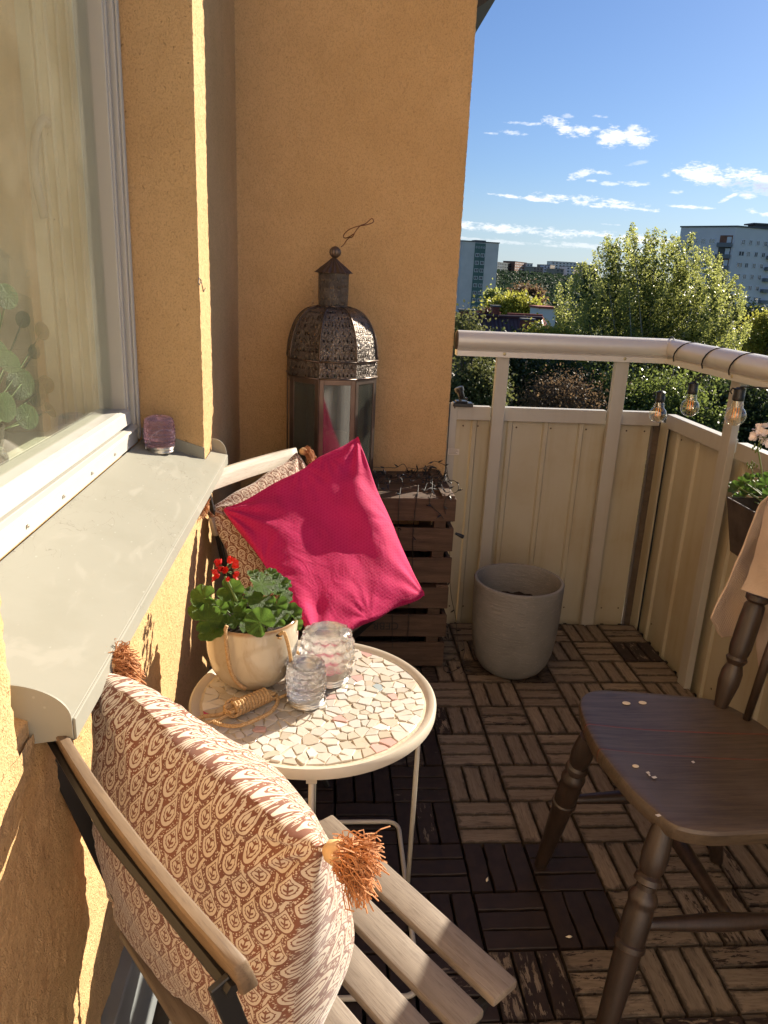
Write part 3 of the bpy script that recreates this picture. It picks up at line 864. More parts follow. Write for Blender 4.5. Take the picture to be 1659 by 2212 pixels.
MB().bb(XE+.003, XE+.034, PY-.03, PY-.022, -.03, .862).build('end_strip', 'aluminium', rail, bevel=.001)
MB().lathe([(.003, 0), (.002, .001)], (XE+.024, PY-.030, .845), 8, Matrix.Rotation(math.pi/2, 3, 'X')).build('screw', 'bark', rail)
for (a, b) in (((XE+.0345, 0), (.594, 0)), ((.6405, 0), (1.0275, 0)), ((1.0785, 0), (1.234, 0))):
    MB().bb(a[0], b[0], PY-.020, PY+.012, .800, .850).build('lower_rail', 'aluminium', rail, bevel=.0015)
for y0, y1 in ((2.215, 2.66), (1.36, 2.162), (.55, 1.308), (-.3, .498), (-.59, -.352)):
    MB().bb(PX-.022, PX+.012, y0, y1, .800, .850).build('lower_rail', 'aluminium', rail, bevel=.0015)
for x0, x1 in ((.595, .640), (1.028, 1.078)):
    MB().bb(x0, x1, PY-.045, PY-.021, -.03, 1.045).build('post', 'aluminium', rail, bevel=.0015)
for y0, y1 in ((2.163, 2.214), (1.309, 1.359), (.5, .549), (-.351, -.301)):
    MB().bb(PX-.047, PX-.023, y0, y1, -.03, 1.045).build('post', 'aluminium', rail, bevel=.0015)
def handrail(p0, p1, inward):
    """Round rail with a flat lipped channel below."""
    p0, p1 = Vector(p0), Vector(p1); d = (p1-p0); n = Vector(inward)
    prof = []
    for k in range(25):
        t = math.radians(-62+304*k/24); prof.append((-math.cos(t)*.034*-1, math.sin(t)*.034))
    prof = [(x, z) for x, z in prof]+[(-.024, -.034), (-.024, -.052), (.024, -.052), (.024, -.034)]
    pts = [p0+n*x*-1+Vector((0, 0, z)) for x, z in prof]
    return MB().prism(pts, d)
m1 = handrail((.449, PY-.035, 1.085), (XC, PY-.035, 1.085), (0, -1, 0))
h1 = m1.build('handrail', 'rail_aluminium', rail, smooth=.5)
m2 = handrail((PX-.037, PY-.024, 1.085), (PX-.037, -.59, 1.085), (-1, 0, 0))
h2 = m2.build('handrail', 'rail_aluminium', rail, smooth=.5)
# end cap and mitre bead
MB().lathe([(.033, 0), (.031, .004), (.02, .006), (.001, .006)], (.449, PY-.035, 1.085), 24, Matrix.Rotation(-math.pi/2, 3, 'Y')).build('end_cap', 'bark', rail, smooth=.6)
for p in ((.617, PY-.0595, 1.045), (1.053, PY-.0595, 1.045)):
    MB().lathe([(.006, 0), (.005, .0015), (.002, .002)], p, 10, Matrix.Rotation(math.pi/2, 3, 'X')).build('screw', 'brass_mount', rail)
MB().lathe([(.006, 0), (.005, .0015), (.002, .002)], (PX-.0615, 2.188, 1.045), 10, Matrix.Rotation(-math.pi/2, 3, 'Y')).build('screw', 'brass_mount', rail)
# small illegible maker's sticker on the end strip
stk = MB().bb(XE+.010, XE+.052, PY-.0325, PY-.0312, .672, .694).build('paper_sticker', 'sticker_white', None)
tag(stk, 'small white sticker with tiny print on the railing end strip above the crates', 'sticker')
for k, w in enumerate((.030, .034, .026, .031)):
    MB().bb(XE+.014, XE+.014+w, PY-.0334, PY-.0328, .6895-k*.0045, .6905-k*.0045).build('print_line', 'sticker_print', stk)
# a wing nut left sticking out of the cladding
tag(MB().tube([(PX-.002, 1.86, .715), (PX-.02, 1.853, .72), (PX-.035, 1.848, .729)], [.004, .004, .006], 8).build('bolt', 'black_steel'), 'dark bolt sticking out of the cream cladding beside the flower stems', 'bolt')

# clip lamp on the railing
cl = thing('clip_spotlight', 'small black spotlight on a flat clip sitting on the lower rail beside the wall', 'spotlight', at(996, 877, 2.69))
o = Vector(cl.location)
def rel(mb, name, mat, par, **k):
    ob = mb.build(name, mat, par, **k); return ob
b = MB(); b.bb(-.032, .040, -.025, .02, .0, .014); b.bb(-.022, .022, -.018, .018, .014, .020); b.build('clip_base', 'black_plastic', cl, bevel=.002)
b = MB(); b.turned((-.004, 0, .018), (-.004, 0, .034), [(0, .006), (1, .005)], 10); b.build('neck', 'black_plastic', cl, smooth=.6)
b = MB(); b.turned((.002, .0, .028), (-.014, .0, .068), [(0, .008), (.1, .011), (.6, .012), (.62, .016), (.95, .017), (1, .013)], 16); b.build('lamp_head', 'black_plastic', cl, smooth=.6)
b = MB(); b.lathe([(.006, 0), (.006, .01)], (.012, -.018, .03), 10, Matrix.Rotation(math.pi/2, 3, 'X')); b.build('knob', 'black_plastic', cl, smooth=.6)

# ================================================================== STRING LIGHTS ON THE RAIL
sl_ = thing('string_lights', 'black string-light cable wound round the handrail with three clear hanging filament bulbs', 'string lights')
HX, HZ = PX-.037, 1.085
def wrap(y0, y1, n=14, start=-70, end=250):
    return [(HX-math.cos(math.radians(start+(end-start)*k/n))*.0385*-1 if False else HX-.0385*math.cos(math.radians(start+(end-start)*k/n)),
             y0+(y1-y0)*k/n, HZ-.006+.0400*math.sin(math.radians(start+(end-start)*k/n))) for k in range(n+1)]
def bulb(px_, py_, rad_px, X0):
    """Hangs a bulb whose globe centre is seen there, at distance X0 to the right."""
    c = atx(px_, py_, X0)
    R = .030
    bt = MB(); prof = []
    for k in range(13):
        t = math.radians(-90+k*155/12*.93)
        prof.append((max(.0006, R*math.cos(t)), R*math.sin(t)))
    prof += [(.0175, .034), (.0145, .042), (.0135, .050)]
    bo = bt.lathe(prof, (0, 0, 0), 24).build('bulb', 'bulb_glass', sl_, smooth=True); bo.location = c
    s_ = MB(); s_.lathe([(.0155, .0), (.0165, .002), (.0165, .014), (.0155, .016), (.0155, .034), (.010, .038), (.004, .040)], (0, 0, .044), 20)
    s_.tube(catmull([(-.015, 0, .076), (-.023, 0, .079), (-.027, 0, .070), (-.022, 0, .063)], 4), .0022, 6)
    so_ = s_.build('socket', 'black_plastic', bo, smooth=.6)
    f = MB()
    for q, dx in enumerate((-.0075, -.0025, .0025, .0075)):
        f.tube([(dx, .003*(-1)**q, -.006), (dx*.8, .003*(-1)**q, .024)], .00115, 6)
    f.build('filament', 'filament', bo)
    g_ = MB(); g_.turned((0, 0, .045), (0, 0, .020), [(0, .005), (.6, .003), (1, .0012)], 8); g_.tube([(-.008, 0, .025), (0, 0, .022), (.008, 0, .025)], .0006, 5); g_.build('stem', 'clear_glass', bo)
    return c+Vector((0, 0, .084))
tops = [bulb(1421, 895, 18, 1.165), bulb(1490, 880, 19, 1.185), bulb(1588, 898, 22, 1.185)]
cab = MB()
ys = []
for t in tops: ys.append(t.y)
p0 = Vector((XC-.0, PY-.075, HZ+.0))
# first lamp hangs from the mitre
cab.tube(catmull([(1.222, PY-.074, HZ-.045), (1.221, PY-.077, HZ-.01), (1.222, PY-.066, HZ+.028), (1.224, PY-.03, HZ+.040), (1.226, PY+.004, HZ+.01)], 5), .0022, 6)
cab.tube(catmull([(1.222, PY-.074, HZ-.045), (1.212, (PY-.075+tops[0].y)/2, (HZ-.04+tops[0].z)/2+.0), tops[0]], 6), .0018, 6)
def loop_from(y0, y1): cab.tube(wrap(y0, y1), .0024, 6)
loop_from(2.60, 2.42); 
for yw in ((2.385, 2.24), (2.215, 2.06), (1.955, 1.82), (1.76, 1.60)): loop_from(*yw)
for t, yh in ((tops[1], 2.385), (tops[2], 1.955)):
    e = Vector(wrap(yh, yh-.1)[0]); cab.tube(catmull([e, (e+t)/2+Vector((-.004, 0, 0)), t], 6), .0018, 6)
    e2 = e+Vector((.008, -.018, .004)); cab.tube(catmull([e2, (e2+t)/2+Vector((.006, 0, 0)), t], 6), .0018, 6)
cab.build('cable', 'black_cable', sl_, smooth=True)

# rivets holding the cladding to the lower rail and along the foot
for x in (.50, .555, .70, .83, .965, 1.12, 1.19):
    for z in (.775, .05):
        MB().lathe([(.0035, 0), (.003, .0012), (.001, .002)], (x, PY-.0005, z), 8, Matrix.Rotation(math.pi/2, 3, 'X')).build('rivet', 'bark', rail)
for y in (2.56, 2.44, 2.30, 2.08, 1.93, 1.72, 1.58, 1.45):
    for z in (.775, .05):
        MB().lathe([(.0035, 0), (.003, .0012), (.001, .002)], (PX-.0005+(.0025 if y < 1.8 else 0), y, z), 8, Matrix.Rotation(-math.pi/2, 3, 'Y')).build('rivet', 'bark', rail)

# ================================================================== FOLDING CHAIRS
def folding_chair(label, loc, ang, slats=(.768, .655), lean=.17, bl=1.04, sh_=.0225):
    """Local frame: x along the slats, y forward, z up; origin on the floor under the front edge of the seat."""
    t = thing('folding_chair', label, 'chair', (loc[0], loc[1], 0), 'folding slatted wooden chairs by the left wall', (0, 0, ang))
    hw = .193
    for k in range(6):
        y = -.022-.0615*k; r = random.Random(k)
        b = MB().box((0, 0, 0), (.384, .0445, .014)); s = b.build('seat_slat', 'acacia_wood', t, bevel=.0032, bseg=2, smooth=.7)
        s.location = (0, y, .443-.003*k*(1 if k else 0)*.6); s.rotation_euler = (-.012*k*.5, 0, 0)
    def back_slat(z, name='back_slat'):
        # gently bowed slat
        n = 14; V = []; F = []; yb = -.352-(z-.45)*lean
        for i in range(n+1):
            u = -1+2*i/n; x = u*hw*bl; yc = yb+.010*(u*u)-.006
            for dy, dz in ((-.0075, -sh_), (-.0055, sh_), (.0065, sh_+.001), (.0085, -sh_+.001)): V.append((x, yc+dy-dz*lean*1.6, z+dz))
        for i in range(n):
            for j in range(4): F.append((i*4+j, (i+1)*4+j, (i+1)*4+(j+1) % 4, i*4+(j+1) % 4))
        F += [(0, 1, 2, 3), (n*4+3, n*4+2, n*4+1, n*4)]
        return MB().add(V, F).build(name, 'chair_edge_wood' if 'near' in label else 'pale_wood', t, bevel=.002, smooth=.8)
    for z_ in slats: back_slat(z_)
    if len(slats) == 1:
        z_ = slats[0]-.010; yb = -.352-(z_-.45)*lean-.0105
        MB().tube([(-hw*bl*.98, yb+.004, z_), (0, yb-.006, z_), (hw*bl*.98, yb+.004, z_)], .0055, 6).build('back_bar', 'black_steel', t)
    for s_ in (-1, 1):
        x = s_*(hw*bl-.014 if len(slats) == 1 else hw-.013)
        f = MB()
        def bar(a, b, w=.017, d=.006):
            a, b = Vector(a), Vector(b); v = b-a; q = v.to_track_quat('Z', 'X').to_matrix()
            q = Matrix((Vector((1, 0, 0)), v.normalized().cross(Vector((1, 0, 0))), v.normalized())).transposed()
            f.box((a+b)/2, (d, w, v.length), q)
        bar((x, -.352-(.79-.45)*lean-.008, .765), (x, -.352+.02, .44)); bar((x, -.335, .45), (x, -.03, .004))
        f.build('back_leg', 'black_steel', t, bevel=.001)
        x = s_*(hw-.013)
        f = MB(); bar((x*.93, -.015, .428), (x*.93, -.385, .004)); f.build('front_leg', 'black_steel', t, bevel=.001)
        f = MB(); bar((x*.97, -.006, .430), (x*.97, -.345, .418), .012, .010); f.build('seat_rail', 'black_steel', t, bevel=.001)
    f = MB().tube([(-hw+.013, -.055, .04), (hw-.013, -.055, .04)], .006, 8); f.build('stretcher', 'black_steel', t, smooth=True)
    f = MB().tube([(-hw+.02, -.36, .03), (hw-.02, -.36, .03)], .006, 8); f.build('stretcher', 'black_steel', t, smooth=True)
    return t
near = folding_chair('folding chair with weathered slats in the near left corner, its back against the wall', (.137, .857), math.atan2(-.80, .60), (.770,), .17, 1.15, .017)
FD = Vector((.845, -.535))                     # way the far chair faces
bc = Vector((-.198, 2.012)); fc = bc+FD*.405
far = folding_chair('folding chair with pale slats behind the round table, two cushions on it', (fc.x, fc.y), math.atan2(-FD.x, FD.y))

# ================================================================== CUSHIONS
def cushion(name, label, cat, corners, thick, mat, size, seed, sag=(0, 0, 0), pucker=.012, n=72, wr=.012, back=1.0, bulge=1.0, uvr=0.0, belly=0.0):
    """corners: TL, TR, BR, BL in 3D; the two faces swell apart between sewn edges."""
    A, B_, C_, D_ = [np.array(c) for c in corners]
    t = thing(name, label, cat, tuple((A+B_+C_+D_)/4))
    cen = (A+B_+C_+D_)/4
    N = np.cross(B_-A, D_-A); N /= np.linalg.norm(N)
    u = np.sin(np.linspace(-1, 1, n)*np.pi/2*.97); u /= u[-1]; U, Vv = np.meshgrid(u, u, indexing='ij')
    # edges bow inwards between the corners
    bow = .03
    Ue = U*(1-bow*(1-Vv**2)*(U**2)**.5); Ve = Vv*(1-bow*(1-U**2)*(Vv**2)**.5)
    Ue = Ue+.016*np.sin(Vv*7+seed)*np.abs(U)**5*np.sign(U)*.6; Ve = Ve+.016*np.sin(U*8.5+seed*2)*np.abs(Vv)**5*.7
    # fold the grid so that spacing is denser at the seam
    P0 = ((1-Ue)/2*(1-Ve)/2)[..., None]*D_+((1+Ue)/2*(1-Ve)/2)[..., None]*C_+((1+Ue)/2*(1+Ve)/2)[..., None]*B_+((1-Ue)/2*(1+Ve)/2)[..., None]*A
    prof = ((1-np.abs(U)**2.6)*(1-np.abs(Vv)**2.6)).clip(0)**.52
    r = np.random.default_rng(seed)
    W = fast_noise((n, n), [(26, 1.0), (14, .3)], wr, seed)
    ang = np.arctan2(Vv, U); rad = np.sqrt(U**2+Vv**2)
    puck = np.zeros_like(U)
    for k, (su, sv) in enumerate(((-1, -1), (1, -1), (1, 1), (-1, 1))):     # creases run out of every corner
        dx, dy = U-su, Vv-sv; a = np.arctan2(dy, dx); d = np.sqrt(dx**2+dy**2)
        puck += np.sin(a*(9+k)+k*1.7+seed)*np.exp(-(d/.62)**2)*np.minimum(1, d/.18)
    for k in range(5):                                                       # and from the middle of the seams
        su, sv = [(0.1, 1), (1, -.1), (-.1, -1), (-1, .15), (.5, 1)][k]
        dx, dy = U-su, Vv-sv; a = np.arctan2(dy, dx); d = np.sqrt(dx**2+dy**2)
        puck += .3*np.sin(a*11+k*2.1+seed)*np.exp(-(d/.38)**2)*np.minimum(1, d/.1)
    S_ = np.array(sag); sides = []
    edgew = fast_noise((n, n), [(8, 1.0)], .004, seed+5)*(1-prof**.3)
    for side, nm in ((1, 'cover'), (-1, 'cover')):
        h = side*thick/2*prof*(bulge if side > 0 else back*(1-belly*Vv))+((W+puck*pucker)*prof**.5*side)
        P = P0+N*(h+edgew)[..., None]+S_*(1-rad**2*.4)[..., None].clip(0)
        # arc-length-like UV in metres
        uv = np.stack([(U*.5)*size, (Vv*.5)*size if side > 0 else size-(Vv*.5)*size], -1)
        if uvr:
            c_, s_ = math.cos(uvr), math.sin(uvr); uv = np.stack([uv[..., 0]*c_-uv[..., 1]*s_, uv[..., 0]*s_+uv[..., 1]*c_], -1)
        uv = uv+1.0
        o = grid_object(nm, P-cen, mat, t, uv); sides.append(o)
        if side < 0:
            bm = bmesh.new(); bm.from_mesh(sides[0].data); bm.from_mesh(sides[1].data)
            bmesh.ops.remove_doubles(bm, verts=bm.verts, dist=.0004); bmesh.ops.recalc_face_normals(bm, faces=bm.faces)
            bm.to_mesh(sides[0].data); bm.free(); smooth_by(sides[0].data); bpy.data.objects.remove(sides[1])
    return t, cen, N
def tassel(parent, cen, p, direction, size=.05, n=150, seed=1, droop=.5):
    r = random.Random(seed); p = Vector(p)-Vector(cen); d = Vector(direction).normalized()
    k = MB().lathe([(.002, -.012), (.0085, -.008), (.0115, 0), (.009, .008), (.0045, .012)], p+d*.012, 14, d.to_track_quat('Z', 'Y').to_matrix())
    kn = k.build('tassel', 'knot_yarn', parent, smooth=True)
    m = MB(); a = d.orthogonal().normalized(); b = d.cross(a)
    for i in range(n):
        th = r.uniform(0, 6.283); q = math.sqrt(r.random()); sp = q*1.0
        e = (d+(a*math.cos(th)+b*math.sin(th))*sp).normalized()
        L = size*r.uniform(.6, 1.05); pts = []; s0 = p+d*.018+(a*math.cos(th)+b*math.sin(th))*.006*q
        w = Vector((r.uniform(-1, 1), r.uniform(-1, 1), r.uniform(-1, 1)))*.011
        for j in range(6):
            f = j/5; pts.append(s0+e*L*f+Vector((0, 0, -droop*L*f*f))+w*math.sin(f*4+i))
        m.tube(pts, [.00075, .00075, .0007, .0007, .0007, .0008], 3)
    m.build('fringe', 'tassel_yarn', kn)
# near cushion, leaning on the near chair's back
NA, NB = (-.282, .868, .793), (.004, .541, .797)
NCc, ND = (-.025, .595, .425), (-.285, .860, .430)
cu, cen, nn = cushion('patterned_cushion', 'large brown and cream leaf-print cushion with tassels leaning on the near chair', 'cushion',
                      [NB, NA, ND, NCc], .19, 'paisley_cloth', .45, 5, pucker=.007, wr=.007, n=130, bulge=.62, back=1.6, belly=.45)
tassel(cu, cen, NB, (.95, -.25, -.12), .034, 460, 3, .4)
tassel(cu, cen, NA, (.75, .65, .05), .034, 320, 4, .5)
# far pair
FA, FB, FCn, FDn = at(468, 1105, 1.97), at(640, 985, 2.14), at(760, 1235, 1.92), at(655, 1350, 1.86)
FDn = at(605, 1330, 1.80)
cu2, cen2, _ = cushion('patterned_cushion', 'brown and cream paisley cushion tucked behind the pink cushion', 'cushion',
                       [at(448, 1098, 1.86), at(642, 978, 2.12), at(800, 1255, 1.90), at(560, 1375, 1.70)], .12, 'paisley_cloth', .43, 9, pucker=.008, wr=.006, n=72, uvr=.0)
tassel(cu2, cen2, at(446, 1098, 1.82), (-.25, -.55, .45), .034, 200, 5, .7)
tassel(cu2, cen2, at(646, 976, 2.12), (.75, 0, .1), .035, 120, 6, 1.2)
cu3, cen3, _ = cushion('pink_cushion', 'bright raspberry pink cushion with a fish-scale texture standing on its corner', 'cushion',
                       [at(484, 1103, 1.80), at(772, 944, 1.97), at(917, 1288, 1.83), at(690, 1402, 1.53)], .16, 'pink_scale_cloth', .43, 21, pucker=.008, wr=.012, n=100, bulge=1.0, back=.5)

# ================================================================== ROUND MOSAIC TABLE
TC = Vector((-.013, 1.288)); TZ = .50; TR = .2365
tb = thing('side_table', 'round cream metal table with a top of broken white and pink china mosaic', 'table', (TC.x, TC.y, 0))
rim = MB(); q = .2145
rim.lathe([(q, TZ-.012), (TR-.006, TZ-.021), (TR, TZ-.017), (TR+.0005, TZ-.004), (TR-.004, TZ+.001), (TR-.010, TZ+.0005), (q+.004, TZ-.005), (q, TZ-.010)], (0, 0, 0), 96, caps=(False, False))
rim.build('table_rim', 'cream_steel', tb, smooth=.9)
MB().lathe([(0.001, TZ-.0125), (q+.006, TZ-.0125), (q+.006, TZ-.0062), (q, TZ-.0058), (.001, TZ-.0058)], (0, 0, 0), 72).build('grout', 'mosaic_grout', tb)
# broken tiles: clipped Voronoi cells
r = random.Random(5); pts = []
tries = 0
while len(pts) < 285 and tries < 60000:
    tries += 1
    a = r.uniform(0, 6.283); d = math.sqrt(r.random())*(q-.004); p = (d*math.cos(a), d*math.sin(a)*1.0)
    if all((p[0]-s[0])**2+(p[1]-s[1])**2 > r.uniform(.011, .0185)**2 for s in pts): pts.append(p)
pal = [(.62, .575, .50)]*12+[(.57, .51, .42)]*7+[(.53, .46, .37)]*2+[(.62, .40, .36)]*1+[(.56, .52, .46)]*3+[(.66, .62, .57)]*8
rim_n = 0
for i, p in enumerate(pts):
    poly = [(p[0]+.035*math.cos(k*math.pi/4), p[1]+.035*math.sin(k*math.pi/4)) for k in range(8)]
    def clip(poly, m, n):      # keep the side with (x-m).n < 0
        out = []
        for k in range(len(poly)):
            a, b = poly[k], poly[(k+1) % len(poly)]
            da = (a[0]-m[0])*n[0]+(a[1]-m[1])*n[1]; db = (b[0]-m[0])*n[0]+(b[1]-m[1])*n[1]
            if da < 0: out.append(a)
            if da*db < 0: t = da/(da-db); out.append((a[0]+(b[0]-a[0])*t, a[1]+(b[1]-a[1])*t))
        return out
    for s in pts:
        if s is p: continue
        dx, dy = s[0]-p[0], s[1]-p[1]; L = math.hypot(dx, dy)
        if L > .08: continue
        g_ = r.uniform(.0005, .0016); m = (p[0]+dx/2-dx/L*g_, p[1]+dy/2-dy/L*g_)
        w = r.uniform(-.32, .32); n_ = (dx/L-dy/L*w, dy/L+dx/L*w)
        poly = clip(poly, m, n_)
        if len(poly) < 3: break
    if len(poly) < 3: continue
    for k in range(24):
        a = k*math.pi/12
        poly = clip(poly, ((q-.003)*math.cos(a), (q-.003)*math.sin(a)), (math.cos(a), math.sin(a)))
        if len(poly) < 3: break
    if len(poly) < 3: continue
    cx = sum(a[0] for a in poly)/len(poly); cy = sum(a[1] for a in poly)/len(poly)
    top = []; n = len(poly); h = r.uniform(.0012, .0034); tx, ty = r.uniform(-.06, .06), r.uniform(-.06, .06)
    V = [(a[0]-cx, a[1]-cy, -.004) for a in poly]+[(a[0]-cx, a[1]-cy, h-.0006+(a[0]-cx)*tx+(a[1]-cy)*ty) for a in poly]+[((a[0]-cx)*.94, (a[1]-cy)*.94, h+(a[0]-cx)*tx+(a[1]-cy)*ty) for a in poly]
    F = [(k, (k+1) % n, n+(k+1) % n, n+k) for k in range(n)]+[(n+k, n+(k+1) % n, 2*n+(k+1) % n, 2*n+k) for k in range(n)]+[tuple(2*n+k for k in range(n))]
    o = MB().add(V, F).build('mosaic_shard', 'mosaic_glaze', tb); o.location = (cx, cy, TZ-.0056)
    c_ = r.choice(pal); f = r.uniform(.9, 1.06)
    if i == 30: c_ = (.34, .40, .42)
    if i in (44,): c_ = (.45, .02, .10)
    o.color = tuple(min(1, v*f) for v in c_)+(1,)
# tubular base: four thin uprights joined by a loop lying on the floor
def leg(x, y, x2, y2): return MB().tube([(x, y, TZ-.016), (x2, y2, .006)], .0052, 10)
feet = [(.212, .015), (.0, -.225), (-.212, -.015), (.0, .225)]
for (x, y) in feet:
    leg(x, y, x*.985, y*.985).build('leg', 'cream_steel', tb, smooth=True)
    MB().bb(x-.009, x+.009, y-.006, y+.006, TZ-.028, TZ-.016).build('leg_bracket', 'cream_steel', tb)
def rr(cx, cy, hx, hy, rad, z):
    out = []
    for (sx, sy, a0) in ((1, 1, 0), (-1, 1, 90), (-1, -1, 180), (1, -1, 270)):
        for k in range(7):
            a = math.radians(a0+15*k); out.append((cx+sx*(hx-rad)+rad*math.cos(a), cy+sy*(hy-rad)+rad*math.sin(a), z))
    return out
pa = Vector(atz(884, 1962, .008)); pb = Vector(atz(800, 1925, .008))
MB().tube(rr(0, 0, .208, .235, .03, .0065), .0055, 8, closed=True).build('base_loop', 'cream_steel', tb, smooth=True)

# ------------------------------------------------------------------ things on the table
def star(seg, amp, m): return lambda r_, h, th: r_*(1+amp*math.cos(m*th))
PC = Vector((-.137, 1.345, TZ+.001))          # flower pot
pot = thing('flower_pot', 'cream glazed hanging pot with a brown rim and rope holding the red geranium', 'flower pot', PC)
H = .142
prof = [(.001, 0), (.040, .0), (.056, .006), (.072, .022), (.083, .045), (.0885, .075), (.0895, .105), (.088, H), (.0865, H+.0022), (.0845, H+.001), (.084, H-.02), (.080, .06), (.001, .05)]
MB().lathe(prof, (0, 0, 0), 56).build('pot_body', 'cream_glaze', pot, smooth=True)
MB().lathe([(.001, H-.018), (.04, H-.014), (.083, H-.020)], (0, 0, 0), 24, caps=(False, False)).build('soil', 'soil', pot, smooth=True)
def rope(pts, r_=.0042, name='rope', parent=None, n=10, pitch=.013, strands=3):
    P = catmull(pts, n); # resample
    L = [0]
    for a, b in zip(P, P[1:]): L.append(L[-1]+(b-a).length)
    N = max(8, int(L[-1]/.0022)); Q = []; j = 0
    for i in range(N+1):
        s = L[-1]*i/N
        while j < len(L)-2 and L[j+1] < s: j += 1
        t = (s-L[j])/max(1e-9, L[j+1]-L[j]); Q.append(P[j].lerp(P[j+1], min(1, t)))
    m = MB(); prev = None; fr = []
    for i, p in enumerate(Q):
        t = (Q[min(i+1, N)]-Q[max(i-1, 0)]).normalized()
        a = t.orthogonal().normalized() if prev is None else (prev-t*prev.dot(t)).normalized(); prev = a; fr.append((a, t.cross(a)))
    for k in range(strands):
        pt = []
        for i, p in enumerate(Q):
            th = 2*math.pi*(k/strands+L[-1]*i/N/pitch*1.0); pt.append(p+(fr[i][0]*math.cos(th)+fr[i][1]*math.sin(th))*r_*.52)
        m.tube(pt, r_*.56, 6)
    return m.build(name, 'rope', parent, smooth=True)
def tow(px_, py_, Y, base=PC): return at(px_, py_, Y)-Vector(base)
rope([tow(490, 1352, 1.262), tow(487, 1362, 1.258), tow(489, 1392, 1.250), tow(494, 1430, 1.247), tow(502, 1458, 1.252), tow(516, 1478, 1.262), tow(531, 1488, 1.268)], .0038, 'rope', pot)
rope([tow(603, 1372, 1.272), tow(612, 1366, 1.266), tow(617, 1374, 1.266), tow(624, 1400, 1.264), tow(629, 1428, 1.266), tow(634, 1440, 1.28)], .0036, 'rope', pot)
rope([tow(633, 1336, 1.40), tow(635, 1358, 1.36), tow(628, 1372, 1.32), tow(612, 1380, 1.29), tow(600, 1376, 1.275)], .0034, 'rope', pot)
MB().lathe([(.006, 0), (.0045, .002), (.002, .003)], (.0, 0, 0), 10).build('eyelet', 'soil', pot).location = tow(603, 1373, 1.271)
# rope bundle lying in front of the pot
rb = thing('rope_bundle', 'coiled hank of beige rope lying on the mosaic table in front of the pot', 'rope', tuple(atz(545, 1525, TZ+.012)))
def rz(px_, py_, z=.008): return atz(px_, py_, TZ+z)-Vector(rb.location)
a0, a1 = rz(505, 1532, .016), rz(578, 1500, .016); ax = (a1-a0); L = ax.length; ax.normalize(); s1 = ax.cross(Vector((0, 0, 1))); u1 = s1.cross(ax)
turns = 11; pts_ = []
for i in range(turns*8+1):
    th = 2*math.pi*i/8; f = i/(turns*8)
    pts_.append(a0+ax*L*f+(s1*math.cos(th)+u1*math.sin(th))*.0125)
rope(pts_, .0034, 'coil', rb, 3)
for off in (-.006, .0, .006): rope([a0-ax*.012+s1*off, (a0+a1)/2+s1*off*1.3+Vector((0, 0, .003)), a1+ax*.012+s1*off], .0036, 'core', rb, 8)
rope([rz(578, 1500), rz(592, 1498), rz(600, 1515), rz(585, 1538), rz(550, 1556), rz(515, 1568), rz(480, 1566), rz(462, 1560)], .0038, 'loop', rb)
rope([rz(510, 1525), rz(490, 1538), rz(468, 1545), rz(440, 1548), rz(420, 1556)], .0038, 'tail', rb)
rope([rz(512, 1538), rz(492, 1545), rz(472, 1556), rz(450, 1560), rz(430, 1568)], .0036, 'tail', rb)
rope([rz(575, 1512), rz(600, 1508), rz(622, 1500), rz(634, 1494)], .0034, 'tail', rb)
kn = []
for k in range(26): kn.append(rz(506, 1530, .014)+Vector((.014*math.cos(k*1.1)*(1+.2*math.sin(k)), .014*math.sin(k*1.3), .012*math.sin(k*.9))))
rope(kn, .0034, 'knot', rb, 4)
rope([tow(640, 1408, 1.46, rb.location), tow(648, 1412, 1.45, rb.location), tow(656, 1416, 1.44, rb.location)], .0036, 'tail', rb)

